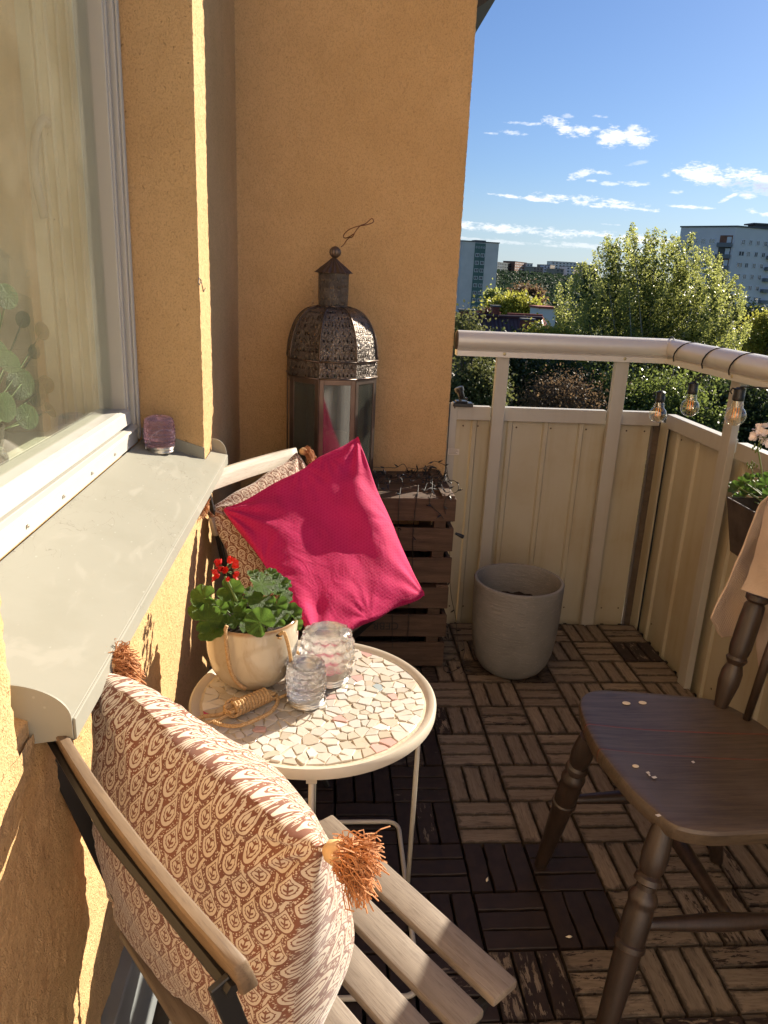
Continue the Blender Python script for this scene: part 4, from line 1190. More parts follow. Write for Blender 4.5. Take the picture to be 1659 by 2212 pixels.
def hobnail_jar(name, label, loc, R, H, rb_, rows, per, glass, flat=.55, lid=None, belly=1.0, handle=None, beads=True):
    """An upside-down glass jar: round flat foot on top, knobbly body, screw lid below."""
    t = thing(name, label, 'glass jar', loc)
    def rad(f):        # f 0..1 up the glass
        return R*(rb_+(1-rb_)*math.sin(math.pi*min(1, max(0, f*.92+.10)))**.55) if belly else R
    n = 40; prof = []
    for i in range(n+1):
        f = i/n; r_ = rad(f)
        if f > .93: r_ *= math.sqrt(max(.05, 1-((f-.93)/.07)**2*.55))
        prof.append((r_, .012+f*(H-.012)))
    seg = per*10
    V = []; 
    def fn(r_, h, th):
        f = (h-.012)/(H-.012); row = f*rows
        k = math.floor(row); fr = row-k-.5; off = .5*(k % 2)
        u = (th/(2*math.pi)*per+off) % 1.0-.5
        d = math.hypot(u*1.0, fr)
        bumpv = max(0, 1-(d/.46)**2)**.5 if .04 < f < .92 else 0
        return r_*(1+0)+bumpv*R*(.15 if rows < 7 else .10)
    top = [(prof[-1][0]*.86, H-.0005), (prof[-1][0]*.74, H-.0035), (prof[-1][0]*.5, H-.005), (.001, H-.005)]
    # outer skin, denser in height
    m2 = rows*10; pr = []
    for i in range(m2+1):
        f = i/m2; r_ = rad(f)
        if f > .93: r_ *= math.sqrt(max(.05, 1-((f-.93)/.07)**2*.55))
        pr.append((r_, .012+f*(H-.012)))
    inner = [(max(.001, a-.0032), h) for a, h in pr if h < H-.009]
    full = pr+top
    b = MB(); b.lathe(full, (0, 0, 0), seg, fn=lambda r_, h, th: fn(r_, h, th) if h < H-.0045 and r_ > rb_*R*.6 else r_, caps=(False, False))
    b.lathe([(.001, H-.009)]+[(inner[-1][0]*.7, H-.009)]+inner[::-1], (0, 0, 0), seg//2, caps=(False, False))
    g_ = b.build('glass_body', glass, t, smooth=True)
    l = MB(); lr = rad(0)*1.02
    l.lathe([(lr*.96, 0), (lr, .001), (lr, .0035), (lr*.97, .0045), (lr, .0055), (lr, .0085), (lr*.97, .0095), (lr*.99, .011), (lr*.99, .015), (lr*.9, .0165), (.001, .0165)], (0, 0, 0), 36)
    l.build('lid', 'silver', t, smooth=.7)
    if beads:
        bd = MB(); rr_ = random.Random(3)
        bd.lathe([(rad(0)*.8, .0165), (rad(0)*.5, H*.19), (.004, H*.21)], (0, 0, 0), 18); 
        bd.build('solar_cell', 'silver', t, smooth=.7)
    if handle:
        a, w, z0, hgt, an = handle
        p = []
        for k in range(15):
            th = math.pi*k/14; p.append(Vector((math.cos(th)*w, -math.sin(th)*hgt*math.cos(an), z0+math.sin(th)*hgt*math.sin(an))))
        q_ = Matrix.Rotation(a, 3, 'Z'); h = MB(); h.tube([q_ @ v for v in p], .0010, 6)
        ring = [(math.cos(2*math.pi*k/24)*lr*1.02, math.sin(2*math.pi*k/24)*lr*1.02, z0) for k in range(24)]
        h.tube(ring, .0011, 6, closed=True); h.tube([v+Vector((0, 0, .003)) for v in map(Vector, ring)], .0011, 6, closed=True)
        for s_ in (0, -1):
            e = q_ @ p[s_]; h.tube([e+Vector((0, 0, .004)), e+Vector((0, -.001, -.004))], .0018, 8)
        h.build('wire_handle', 'silver', t, smooth=True)
    return t
jb = atz(700, 1462, TZ+.003); 
hobnail_jar('glass_jar', 'larger round bubble-glass jar standing upside down on the mosaic table', (.010, 1.352, TZ+.0005), .0495, .114, .72, 5, 13, 'clear_glass')
hobnail_jar('glass_jar', 'small hobnail glass jar with a silver lid in front of the rounder jar', (-.029, 1.262, TZ+.0005), .0355, .090, .80, 7, 16, 'clear_glass', handle=(math.radians(20), .036, .010, .05, .12))
js = Vector((-.392, 0, 0)); jp = Vector((-.405, 1.825, .85))
hobnail_jar('glass_jar', 'mauve hobnail glass jar with a thin wire handle on the window sill', (jp.x, jp.y, .8505), .0345, .088, .80, 8, 18, 'violet_glass', handle=(math.radians(35), .036, .012, .055, 1.05), beads=False)

# ================================================================== GERANIUMS
def leaf_mesh(seed, lobes=7):
    r_ = random.Random(seed); nr, na = 7, 56; V = [(0, 0, 0)]; F = []
    cup = r_.uniform(.12, .3); ph = r_.uniform(0, 6)
    for j in range(1, nr+1):
        f = j/nr
        for k in range(na):
            a = -math.pi+2*math.pi*(k+.5)/na           # notch at a = +-pi
            notch = 1-.62*math.exp(-((math.pi-abs(a))/.30)**2)
            e = 1+.07*abs(math.sin(a*lobes/2))+.018*math.sin(a*31)
            R = f*e*(notch if f > .2 else 1-(1-notch)*f/.2)
            z = cup*f*f+(.10*math.sin(a*lobes+ph)*f**2.2)+.03*math.sin(a*3+ph)*f-.02*abs(math.sin(a*lobes/2))*f
            V.append((R*math.sin(a), R*math.cos(a), z))
    for k in range(na): F.append((0, 1+k, 1+(k+1) % na))
    for j in range(nr-1):
        for k in range(na):
            if k == na-1: continue
            F.append((1+j*na+k, 1+(j+1)*na+k, 1+(j+1)*na+k+1, 1+j*na+k+1))
    me = bpy.data.meshes.new('leaf'); me.from_pydata(V, [], F); smooth_by(me); me.materials.append(MATS['leaf_geranium'])
    return me
LM = [leaf_mesh(s) for s in range(6)]
def leaf(parent, p, rad, normal, roll=0.0):
    o = bpy.data.objects.new('leaf', random.choice(LM)); COL.objects.link(o); o.parent = parent
    o.rotation_mode = 'QUATERNION'; o.rotation_quaternion = Vector(normal).to_track_quat('Z', 'Y') @ Quaternion((0, 0, 1), roll)
    o.location = p; o.scale = (rad, rad, rad); return o
ger = thing('red_geranium', 'red geranium with round scalloped leaves growing in the cream pot', 'plant', tuple(PC+Vector((0, 0, H-.015))))
g0 = Vector(ger.location); ctr = at(535, 1365, 1.345)
stems = MB(); rg = random.Random(8)
LV = [(440, 1292, 26, 1.33), (447, 1340, 31, 1.28), (428, 1322, 20, 1.31), (497, 1278, 27, 1.35), (458, 1372, 26, 1.26), (472, 1318, 22, 1.33), (565, 1262, 27, 1.34), (598, 1262, 24, 1.38),
      (585, 1240, 14, 1.40), (608, 1285, 22, 1.36), (563, 1300, 25, 1.31), (596, 1308, 24, 1.33), (562, 1345, 30, 1.25), (600, 1338, 23, 1.28), (628, 1325, 22, 1.33), (636, 1350, 17, 1.34),
      (525, 1322, 19, 1.31), (512, 1345, 18, 1.29), (482, 1345, 17, 1.29), (540, 1285, 20, 1.37), (535, 1355, 17, 1.28), (615, 1262, 16, 1.41), (580, 1330, 16, 1.33), (548, 1240, 13, 1.36), (500, 1310, 16, 1.38), (520, 1300, 14, 1.33), (460, 1305, 15, 1.37)]
tocam = None
for (x, y, rp, Y) in LV:
    p = at(x, y, Y); rad = rp/FOC*(p-CP).dot(fw)*1.06
    out_ = Vector((p.x-ctr.x, p.y-ctr.y, 0)); out_ = out_.normalized() if out_.length > .01 else Vector((0, -1, 0))
    n_ = (Vector((0, 0, 1))*rg.uniform(.55, 1.0)+(CP-p).normalized()*rg.uniform(.25, .75)+out_*rg.uniform(.0, .4)+Vector((rg.uniform(-.3, .3), rg.uniform(-.3, .3), 0)))
    leaf(ger, p-g0, rad, n_, rg.uniform(0, 6.28))
    b0 = ctr+Vector((rg.uniform(-.02, .02), rg.uniform(-.02, .02), -.03))
    stems.tube([q_-g0 for q_ in catmull([b0, (b0+p)/2+Vector((0, 0, .02))+out_*.006, p], 5)], .0017, 6)
fh = at(486, 1233, 1.33)
stems.tube([q_-g0 for q_ in catmull([at(530, 1340, 1.33), at(512, 1300, 1.33), at(495, 1262, 1.33), fh+Vector((0, 0, -.012))], 6)], [.0034]*8+[.0026]*11, 8)
stems.build('stem', 'stem_green', ger, smooth=True)
def flower_head(parent, c, R, mat, n, pet=.011, base=Vector((0, 0, 0)), seed=1, up_=.3, open_=.5):
    r_ = random.Random(seed); pd = MB()
    for i in range(n):
        z = r_.uniform(-.55, 1); a = i*2.4; s = math.sqrt(max(0, 1-z*z)); d = Vector((s*math.cos(a), s*math.sin(a), z*.8)).normalized()
        p = c+d*R*r_.uniform(.75, 1.05); pd.tube([c-base, p-base-d*.003], .0007, 5)
        m = MB(); a_ = d.orthogonal().normalized(); b_ = d.cross(a_)
        for k in range(5):
            th = 6.283*k/5+r_.random(); e = a_*math.cos(th)+b_*math.sin(th); w = d.cross(e)
            L = pet*r_.uniform(.7, 1.1); o_ = r_.uniform(open_*.6, open_*1.4)
            dirn = (e*o_+d*(1-o_*.6)).normalized()
            q_ = [p, p+dirn*L*.45+w*L*.36, p+dirn*L*.95+w*L*.26+d*.001, p+dirn*L*1.05, p+dirn*L*.95-w*L*.26, p+dirn*L*.45-w*L*.36]
            m.add([v-base for v in q_], [(0, 1, 2, 3), (0, 3, 4, 5)])
        m.build('floret', mat, parent, smooth=True)
    pd.build('flower_stalk', 'stem_green', parent, smooth=True)
flower_head(ger, fh, .019, 'petal_red', 17, .0125, g0, 2, .3, .35)

# ================================================================== BIG GREY POT
bp = atz(1110, 1440, 0); BPC = Vector((.655, 2.300, 0))
gp = thing('planter_pot', 'large matt grey planter with bare soil standing on the deck tiles by the railing', 'planter', BPC)
HP = .335
prof = [(.001, 0), (.070, 0), (.088, .004), (.108, .020), (.124, .045), (.136, .085), (.143, .14), (.147, .20), (.149, .26), (.150, HP-.012), (.1505, HP-.004), (.148, HP), (.140, HP), (.1375, HP-.006), (.136, HP-.04), (.132, .2)]
MB().lathe(prof, (0, 0, 0), 72, caps=(True, False)).build('pot_body', 'grey_pot_glaze', gp, smooth=.9)
n = 40; rs = np.linspace(.001, .135, 16); th = np.linspace(0, 2*np.pi, n, endpoint=False)
P = np.zeros((n, 16, 3)); P[..., 0] = np.cos(th)[:, None]*rs; P[..., 1] = np.sin(th)[:, None]*rs
P[..., 2] = .228+np.random.default_rng(3).normal(size=(n, 16))*.0035+.018*np.exp(-((P[..., 0]-.02)**2+(P[..., 1]-.03)**2)/.004)
grid_object('soil', P, 'soil', gp, closed_u=True)
cl_ = MB(); r_ = random.Random(4)
for k in range(120):
    a = r_.uniform(0, 6.28); d = .12*math.sqrt(r_.random()); s = r_.uniform(.002, .006); x, y = d*math.cos(a), d*math.sin(a)
    cl_.box((x, y, .232+.018*math.exp(-((x-.02)**2+(y-.03)**2)/.004)+s*.3), (s, s*r_.uniform(.6, 1.3), s*.8), Matrix.Rotation(r_.uniform(0, 3), 3, Vector((r_.random(), r_.random(), r_.random())).normalized()))
ob = cl_.build('soil_clods', 'soil', gp); ob['kind'] = 'stuff'

# ================================================================== CRATES
CX0, CX1, CY0, CY1 = -.135, .418, 2.292, 2.648
def crate(z0, label, H=.306, skew=0.0, word=False):
    t = thing('wooden_crate', label, 'crate', ((CX0+CX1)/2, (CY0+CY1)/2, z0), 'dark wooden fruit crates stacked in the corner', (0, 0, skew))
    L, Wd = CX1-CX0, CY1-CY0; r_ = random.Random(int(z0*100)+3)
    def plank(c, size, mat='crate_wood', par=t, name='plank', grainx=True, rot=0):
        m = MB(); n = 8; V = []; F = []
        l, w, h = size
        for i in range(n+1):
            x = -l/2+l*i/n; e = [r_.uniform(-.0010, .0010) for _ in range(4)]
            if i in (0, n) : x += r_.uniform(-.002, .002)
            V += [(x, -w/2, -h/2+e[0]), (x, w/2, -h/2+e[1]), (x, w/2, h/2+e[2]), (x, -w/2, h/2+e[3])]
        for i in range(n):
            for j in range(4): F.append((i*4+j, (i+1)*4+j, (i+1)*4+(j+1) % 4, i*4+(j+1) % 4))
        F += [(0, 1, 2, 3), (n*4+3, n*4+2, n*4+1, n*4)]
        o = m.add(V, F).build(name, mat, par, bevel=.001); o.location = c
        o.rotation_euler = (0, 0, rot) if rot else (r_.uniform(-.01, .01), r_.uniform(-.006, .006), 0)
        return o
    first = None
    for k, z in enumerate((.052, .160, .262)):
        hh = (.088, .080, .076)[k]
        o = plank((0, -Wd/2+.005, z), (L, .009, hh)); first = first or o
        if k == 1 and word:
            cu_ = bpy.data.curves.new('lettering', 'FONT'); cu_.body = 'CEBR'; cu_.size = .038; cu_.extrude = .0002
            tmp = bpy.data.objects.new('tmp', cu_); me_ = bpy.data.meshes.new_from_object(tmp); bpy.data.objects.remove(tmp); me_.materials.clear(); me_.materials.append(MATS['eave_wood'])
            fo = bpy.data.objects.new('lettering', me_); link(fo, o)
            fo.location = (.115, -.0057, .012); fo.rotation_euler = (math.pi/2, math.pi, 0)
        plank((0, Wd/2-.005, z), (L, .009, hh))
    for s_ in (-1, 1):
        for k, z in enumerate((.052, .160, .262)):
            o = plank((s_*(L/2-.008), 0, z), (Wd-.022, .013, .084), rot=math.pi/2)
        for q_ in (-1, 1):
            o = plank((s_*(L/2-.045), q_*(Wd/2-.030), H/2-.004), (.04, .035, H-.012), name='corner_post')
    for k in range(4):      # the crate stands upside down: its bottom boards are on top
        o = plank((0, -Wd/2+.043+k*.090, H-.010), (L, .073, .008))
    for s_ in (-1, 1):
        plank((s_*(L/2-.024), 0, H-.001), (Wd-.01, .042, .010), name='batten', rot=math.pi/2)
    return t
crate(0.001, 'lower dark fruit crate of the stack of two in the corner', word=True)
crate(.310, 'upper dark fruit crate of the stack, with a fairy-light tangle and lantern on top', skew=.012)
CT = .310+.306+.005

# fairy-light tangle on the crates
fl = thing('fairy_lights', 'tangle of thin black fairy-light cable strewn over the crate top and hanging down', 'fairy lights', (.3, 2.45, CT))
f0 = Vector(fl.location); r_ = random.Random(17); wire = MB(); buds = MB(); tips = MB()
def bud(p, d):
    d = Vector(d).normalized(); buds.turned(p-f0, p+d*.014-f0, [(0, .0018), (.1, .0027), (.9, .0027), (1, .0022)], 6)
    tips.turned(p+d*.014-f0, p+d*.0195-f0, [(0, .0021), (.7, .0021), (1, .0008)], 6)
for s_ in range(7):
    p = Vector((r_.uniform(.13, .35), r_.uniform(2.33, 2.60), CT+.006)); a = r_.uniform(0, 6.28); pts_ = [p.copy()]
    for k in range(17):
        a += r_.uniform(-1.25, 1.25)
        p = p+Vector((math.cos(a)*.036, math.sin(a)*.036, 0))
        if not (.10 < p.x < .40): a = math.pi-a; p.x = min(.40, max(.10, p.x))
        if not (2.31 < p.y < 2.62): a = -a; p.y = min(2.62, max(2.31, p.y))
        p.z = CT+.004+abs(r_.gauss(0, .011)); pts_.append(p.copy())
    c_ = catmull(pts_, 5); wire.tube([q-f0 for q in c_], .00115, 5)
    for q in c_[3::9]: bud(q, (r_.uniform(-1, 1), r_.uniform(-1, 1), r_.uniform(-.1, 1.2)))
def hang(P, nb=6, jit=.003):
    c_ = catmull([p+Vector((r_.uniform(-jit, jit), r_.uniform(-jit, jit), 0)) for p in P], 6)
    wire.tube([q-f0 for q in c_], .00115, 5); st = max(2, len(c_)//nb)
    for q in c_[st//2::st]: bud(q, (r_.uniform(-1, 1), -.4, r_.uniform(-.8, .5)))
yf = CY0-.012
hang([at(905, 1048, 2.34), at(902, 1066, yf), at(897, 1100, yf), at(890, 1160, yf), at(892, 1220, yf), at(884, 1300, yf), at(882, 1390, yf)], 3)
hang([at(868, 1052, 2.34), at(864, 1072, yf), at(860, 1110, yf), at(862, 1180, yf), at(850, 1300, yf), at(848, 1400, yf)], 3)
hang([at(936, 1040, 2.36), at(932, 1062, yf), at(928, 1085, yf), at(938, 1100, yf), at(952, 1110, yf), at(958, 1122, yf)], 3)
hang([at(958, 1044, 2.36), at(975, 1038, 2.34), at(990, 1045, 2.32), at(988, 1062, 2.30), at(968, 1070, 2.29), at(958, 1090, yf), at(962, 1110, yf)], 5)
hang([at(930, 1000, 2.60), at(940, 996, 2.60), at(952, 1000, 2.60), at(962, 1008, 2.58), at(968, 1030, 2.5), at(975, 1045, 2.42)], 4)
hang([at(972, 1060, 2.40), at(973, 1110, 2.50), at(972, 1200, 2.55), at(971, 1240, 2.55), at(975, 1290, 2.56), at(984, 1330, 2.56), atz(986, 1362, .004), atz(990, 1400, .004), atz(998, 1432, .004), atz(985, 1446, .004), atz(965, 1452, .004), atz(958, 1442, .004), atz(968, 1428, .004), atz(985, 1420, .004)], 9, .001)
hang([atz(998, 1380, .004), atz(1003, 1402, .004), atz(1000, 1425, .004), atz(1007, 1445, .004), atz(995, 1455, .004)], 2, .001)
wire.build('cable', 'black_cable', fl, smooth=True)
ob = buds.build('bulb_holders', 'black_plastic', fl, smooth=.7); ob['kind'] = 'stuff'
ob = tips.build('bulb_tips', 'clear_glass', fl, smooth=.7); ob['kind'] = 'stuff'
e0, e1 = at(984, 1152, 2.36), at(1001, 1160, 2.36)
st_ = MB(); st_.turned(e0-f0, e1-f0, [(0, .004), (.5, .006), (.9, .0072), (1, .006)], 12); st_.build('plug_spike', 'black_plastic', fl, smooth=.7)
# the twine tube from the hook of the thin black cable down the wall edge
wc = MB(); wc.tube(catmull([(XE+.004, YB+.0, .875), (XE+.003, YB-.006, .80), (XE+.004, YB-.004, .70), (XE+.003, YB-.006, .62), (XE+.006, YB-.02, .55)], 6), .0016, 6)
tag(wc.build('lamp_cable', 'black_cable', None, smooth=True), 'thin black cable running down the edge of the ochre wall to the crates', 'cable')

# ================================================================== MOROCCAN LANTERN
LC = Vector((.010, 2.455, CT+.004))
ln = thing('moroccan_lantern', 'tall pierced metal lantern with a domed top and glass sides standing on the crates', 'lantern', LC)
SEG = 8; PH = .5
RB = .148
def oct_ring(r_, h, ph=PH): return [Vector((r_*math.cos(2*math.pi*(k+ph)/SEG), r_*math.sin(2*math.pi*(k+ph)/SEG), h)) for k in range(SEG)]
rot0 = math.radians(8)
def panel_strip(name, prof, mat, seg=SEG, sub=8, uvs=1.0, curved=0.0):
    """Faceted metal skin with one UV column per facet."""
    V = []; F = []; UV = []
    L = [0]
    for a, b in zip(prof, prof[1:]): L.append(L[-1]+math.hypot(b[0]-a[0], b[1]-a[1]))
    for k in range(seg):
        a0 = 2*math.pi*(k+PH)/seg+rot0; a1 = 2*math.pi*(k+1+PH)/seg+rot0
        base = len(V)
        for j, (r_, h) in enumerate(prof):
            p0 = Vector((r_*math.cos(a0), r_*math.sin(a0), h)); p1 = Vector((r_*math.cos(a1), r_*math.sin(a1), h))
            for i in range(sub+1):
                t = i/sub; p = p0.lerp(p1, t)
                if curved:
                    q_ = Vector((p.x, p.y, 0)).normalized()*r_; p = Vector((p.x+(q_.x-p.x)*curved, p.y+(q_.y-p.y)*curved, h))
                V.append(p); UV.append((-1+2*t, L[j]/(RB*.38)+k*3.0))
        for j in range(len(prof)-1):
            for i in range(sub): F.append((base+j*(sub+1)+i, base+j*(sub+1)+i+1, base+(j+1)*(sub+1)+i+1, base+(j+1)*(sub+1)+i))
    me = bpy.data.meshes.new(name); me.from_pydata(V, [], F); l = me.uv_layers.new(name='UVMap')
    fl_ = [UV[i] for f in F for i in f]; l.data.foreach_set('uv', np.array(fl_, dtype=np.float32).ravel()); smooth_by(me, .4)
    me.materials.append(MATS[mat]); o = bpy.data.objects.new(name, me); return link(o, ln)
z_gt = .352                                   # top of the glass
dome = [(RB*1.01, z_gt+.052)]
for k in range(1, 15):
    t = math.radians(90*k/14*.86); dome.append((.046+(RB-.046)*math.cos(t)**.85, z_gt+.052+.158*math.sin(t)))
dome.append((.048, z_gt+.052+.160))
panel_strip('band', [(RB*1.012, z_gt), (RB*1.012, z_gt+.052)], 'pierced_metal')
panel_strip('dome', dome, 'pierced_metal')
zn = dome[-1][1]
panel_strip('neck', [(.047, zn-.006), (.0485, zn+.04), (.049, zn+.100)], 'pierced_metal', curved=.6)
hood = [(.058, zn+.100), (.040, zn+.116), (.020, zn+.132), (.004, zn+.146)]
hm = MB(); V = []; m_ = 20
hm.lathe(hood, (0, 0, 0), 40, fn=lambda r_, h, th: r_*(1+.05*math.cos(20*th)), caps=(False, False)); hm.build('hood', 'lantern_iron', ln, smooth=.3)
fi = MB(); fi.lathe([(.0018, 0), (.009, .003), (.0155, .010), (.0175, .0175), (.0155, .026), (.009, .033), (.002, .036)], (.003, 0, zn+.143), 48, fn=lambda r_, h, th: r_*(1+.06*math.cos(16*th))); fi.build('finial', 'lantern_iron', ln, smooth=.6)
ir = MB()
def oring(r_, h, rad=.0022):
    P = [Vector((r_*math.cos(2*math.pi*(k+PH)/SEG+rot0), r_*math.sin(2*math.pi*(k+PH)/SEG+rot0), h)) for k in range(SEG)]
    for k in range(SEG): ir.tube([P[k], P[(k+1) % SEG]], rad, 6)
for h in (z_gt, z_gt+.052): oring(RB*1.02, h, .003)
oring(RB*1.02, .004, .004); oring(.047, zn, .0028); oring(.05, zn+.1, .002)
for k in range(SEG):
    a = 2*math.pi*(k+PH)/SEG+rot0
    MB().tube([Vector((r_*1.012*math.cos(a), r_*1.012*math.sin(a), h)) for r_, h in dome], .0022, 6).build('rib', 'lantern_iron', ln, smooth=True)
ir.build('rim_rings', 'lantern_iron', ln, smooth=True)['kind'] = 'stuff'
def face(k, inset, w0, name, mat, z0, z1, th=.002):
    a0 = 2*math.pi*(k+PH)/SEG+rot0; a1 = 2*math.pi*(k+1+PH)/SEG+rot0
    A = Vector((RB*math.cos(a0), RB*math.sin(a0), 0)); B_ = Vector((RB*math.cos(a1), RB*math.sin(a1), 0)); d = (B_-A).normalized(); nn = Vector((d.y, -d.x, 0))
    return A, B_, d, nn
for k in range(SEG):
    A, B_, d, nn = face(k, 0, 0, '', '', 0, 0); Lf = (B_-A).length; q_ = Matrix((d, nn, Vector((0, 0, 1)))).transposed()
    fr = MB(); w = .015
    for x0, x1, z0, z1 in ((0.0005, w, .01, z_gt), (Lf-w, Lf-.0005, .01, z_gt), (w, Lf-w, z_gt-.018, z_gt), (w, Lf-w, .01, .03)):
        fr.box(A+d*(x0+x1)/2+Vector((0, 0, (z0+z1)/2)), (x1-x0, .004, z1-z0), q_)
    f_ = fr.build('glass_frame', 'lantern_iron', ln, bevel=.0008)
    MB().box(A+d*Lf/2-nn*.001+Vector((0, 0, (z_gt+.012)/2)), (Lf-2*w+.006, .0018, z_gt-.03), q_).build('pane', 'lantern_glass', f_)
MB().lathe([(.001, .004), (RB*.96, .004), (RB*.96, .010), (.001, .010)], (0, 0, 0), 8, Matrix.Rotation(rot0+math.pi/8, 3, 'Z')).build('base_plate', 'lantern_iron', ln)
MB().lathe([(.036, .012), (.037, .10), (.035, .165), (.020, .168), (.001, .163)], (.02, -.02, 0), 24).build('candle', 'candle_wax', ln, smooth=.7)
hk = [(737, 533), (742, 529), (748, 520), (754, 514), (762, 511), (768, 500), (778, 488), (790, 483), (803, 472), (806, 480), (790, 486), (772, 489), (756, 495), (745, 504), (742, 512), (748, 514), (757, 510), (764, 505)]
hook = MB(); hook.tube([q-LC for q in catmull([at(x, y, 2.45+.012*math.sin(i)) for i, (x, y) in enumerate(hk)], 5)], .0016, 6); hook.build('hook', 'copper_wire', ln, smooth=True)

# ================================================================== DARK TURNED CHAIR
wc_ = thing('wooden_chair', 'dark brown turned-leg wooden chair with a worn saddle seat on the right', 'chair', (.70, 1.18, 0))
w0 = Vector(wc_.location)
def seat_pts():
    px_ = [(1252, 1518), (1262, 1497), (1290, 1488), (1330, 1489), (1400, 1494), (1470, 1500), (1540, 1508), (1580, 1524)]
    P = [atz(x, y, .45) for x, y in px_]
    P += [Vector((.895, 1.27, .45)), Vector((.915, 1.17, .45)), Vector((.905, 1.05, .45)), Vector((.86, .975, .45))]
    px2 = [(1600, 1796), (1530, 1797), (1475, 1788), (1440, 1772), (1400, 1738), (1360, 1700), (1318, 1650), (1285, 1606), (1263, 1560)]
    P += [atz(x, y, .45) for x, y in px2]
    return catmull(P, 5, True)
sp_ = seat_pts(); cx_ = sum(p.x for p in sp_)/len(sp_); cy_ = sum(p.y for p in sp_)/len(sp_)
V = []; F = []; n = len(sp_)
rings = [(0.0, -.006), (.3, -.006), (.6, -.004), (.85, -.001), (.955, 0), (.985, -.002), (1.0, -.007), (1.0, -.020), (.985, -.030), (.93, -.035), (0.0, -.035)]
for f, dz in rings:
    for p in sp_: V.append(Vector((cx_+(p.x-cx_)*f, cy_+(p.y-cy_)*f, .45+dz))-Vector((0, 0, 0)))
for j in range(len(rings)-1):
    for k in range(n): F.append((j*n+k, j*n+(k+1) % n, (j+1)*n+(k+1) % n, (j+1)*n+k))
st = MB().add(V, F).build('seat', 'dark_seat_wood', None, smooth=.6); st.parent = wc_; st.location = -w0
def part(mb, name, mat='dark_turned_wood', **k):
    o = mb.build(name, mat, wc_, **k); o.location = -w0; return o
LEG = [(0, .017), (.04, .0195), (.12, .0225), (.17, .021), (.195, .0165), (.205, .022), (.225, .024), (.235, .017), (.255, .0165), (.27, .021), (.285, .0245), (.30, .025), (.315, .022), (.33, .0225), (.36, .024), (.44, .0235), (.46, .0225), (.465, .026), (.485, .0265), (.49, .023), (.51, .0225), (.7, .0195), (.88, .0165), (.96, .015), (1, .0145)]
legs = [(atz(1272, 1590, .425), atz(1168, 1868, .0)), (Vector((.578, 1.008, .425)), Vector((.475, .905, 0))), (Vector((.80, 1.30, .425)), atz(1548, 1858, 0)), (Vector((.81, 1.05, .425)), Vector((.93, .93, 0)))]
for a, b in legs:
    part(MB().turned(a, b, LEG, 24), 'leg', smooth=.5)
def on_leg(i, f): a, b = legs[i]; return a.lerp(b, f)
ST = [(0, .0095), (.1, .0105), (.45, .0155), (.5, .016), (.55, .0155), (.9, .0105), (1, .0095)]
s1a, s1b = on_leg(0, .46), on_leg(2, .46); s2a, s2b = on_leg(1, .40), on_leg(3, .46)
part(MB().turned(s1a, s1b, ST, 14), 'stretcher', smooth=True); part(MB().turned(s2a, s2b, ST, 14), 'stretcher', smooth=True)
part(MB().turned(s1a.lerp(s1b, .55), s2a.lerp(s2b, .55), ST, 14), 'stretcher', smooth=True)
bpf = atz(1556, 1526, .448); tpf = at(1690, 1135, 1.365)
BP = [(0, .013), (.05, .016), (.14, .0215), (.20, .021), (.245, .0155), (.26, .019), (.275, .0215), (.29, .018), (.31, .020), (.34, .0215), (.5, .0215), (.57, .020), (.585, .0165), (.60, .022), (.625, .023), (.64, .016), (.66, .0165), (.68, .020), (.72, .0215), (.9, .0195), (1, .016)]
part(MB().turned(bpf, tpf, BP, 20), 'back_post', smooth=.5)
bpn = Vector((.862, 1.045, .448)); tpn = tpf+Vector((.01, -.42, .0))
part(MB().turned(bpn, tpn, BP, 20), 'back_post', smooth=.5)
SPN = [(0, .0075), (.35, .0095), (1, .0065)]
for k in range(5):
    f = (k+1)/6; b0 = Vector((.89+.02*math.sin(math.pi*f), 1.275-(.19)*f, .448)); t0 = tpf.lerp(tpn, f)+Vector((.02*math.sin(math.pi*f), 0, .01))
    if k == 0: b0 = atz(1612, 1555, .448)
    part(MB().turned(b0, t0, SPN, 10), 'spindle', smooth=True)
cr = []
for k in range(13):
    f = -.06+1.12*k/12; cr.append(tpf.lerp(tpn, f)+Vector((.025*math.sin(math.pi*f), 0, 0)))
V = []; F = []
for p in cr:
    for dx, dz in ((-.010, -.012), (-.004, .075), (.009, .078), (.010, -.010)): V.append(p+Vector((dx, 0, dz)))
for i in range(len(cr)-1):
    for j in range(4): F.append((i*4+j, (i+1)*4+j, (i+1)*4+(j+1) % 4, i*4+(j+1) % 4))
F += [(0, 1, 2, 3), tuple(len(cr)*4-1-k for k in range(4))]
part(MB().add(V, F), 'crest_rail', smooth=.5)
for x, y in ((1353, 1519), (1388, 1518), (1373, 1655)):
    p = atz(x, y, .4488); c = MB().lathe([(.0085 if x != 1373 else .006, 0), (.0085 if x != 1373 else .006, .0006), (.005, .0012), (.001, .0012)], (0, 0, 0), 14)
    o = c.build('seed_husk', 'seed', wc_); o.location = p-w0; o.scale = (1, .75, 1)
ch = MB()
for x, y, s in ((1395, 1668, .006), (1407, 1678, .008), (1400, 1673, .003), (1493, 1645, .005), (1415, 1760, .008)):
    p = atz(x, y, .4492); ch.prism([p, p+Vector((s, .002, 0)), p+Vector((s*1.2, -.003, 0)), p+Vector((s*.3, -.005, 0))], (0, 0, .0004))
part(ch, 'chipped_paint', 'sticker_white')

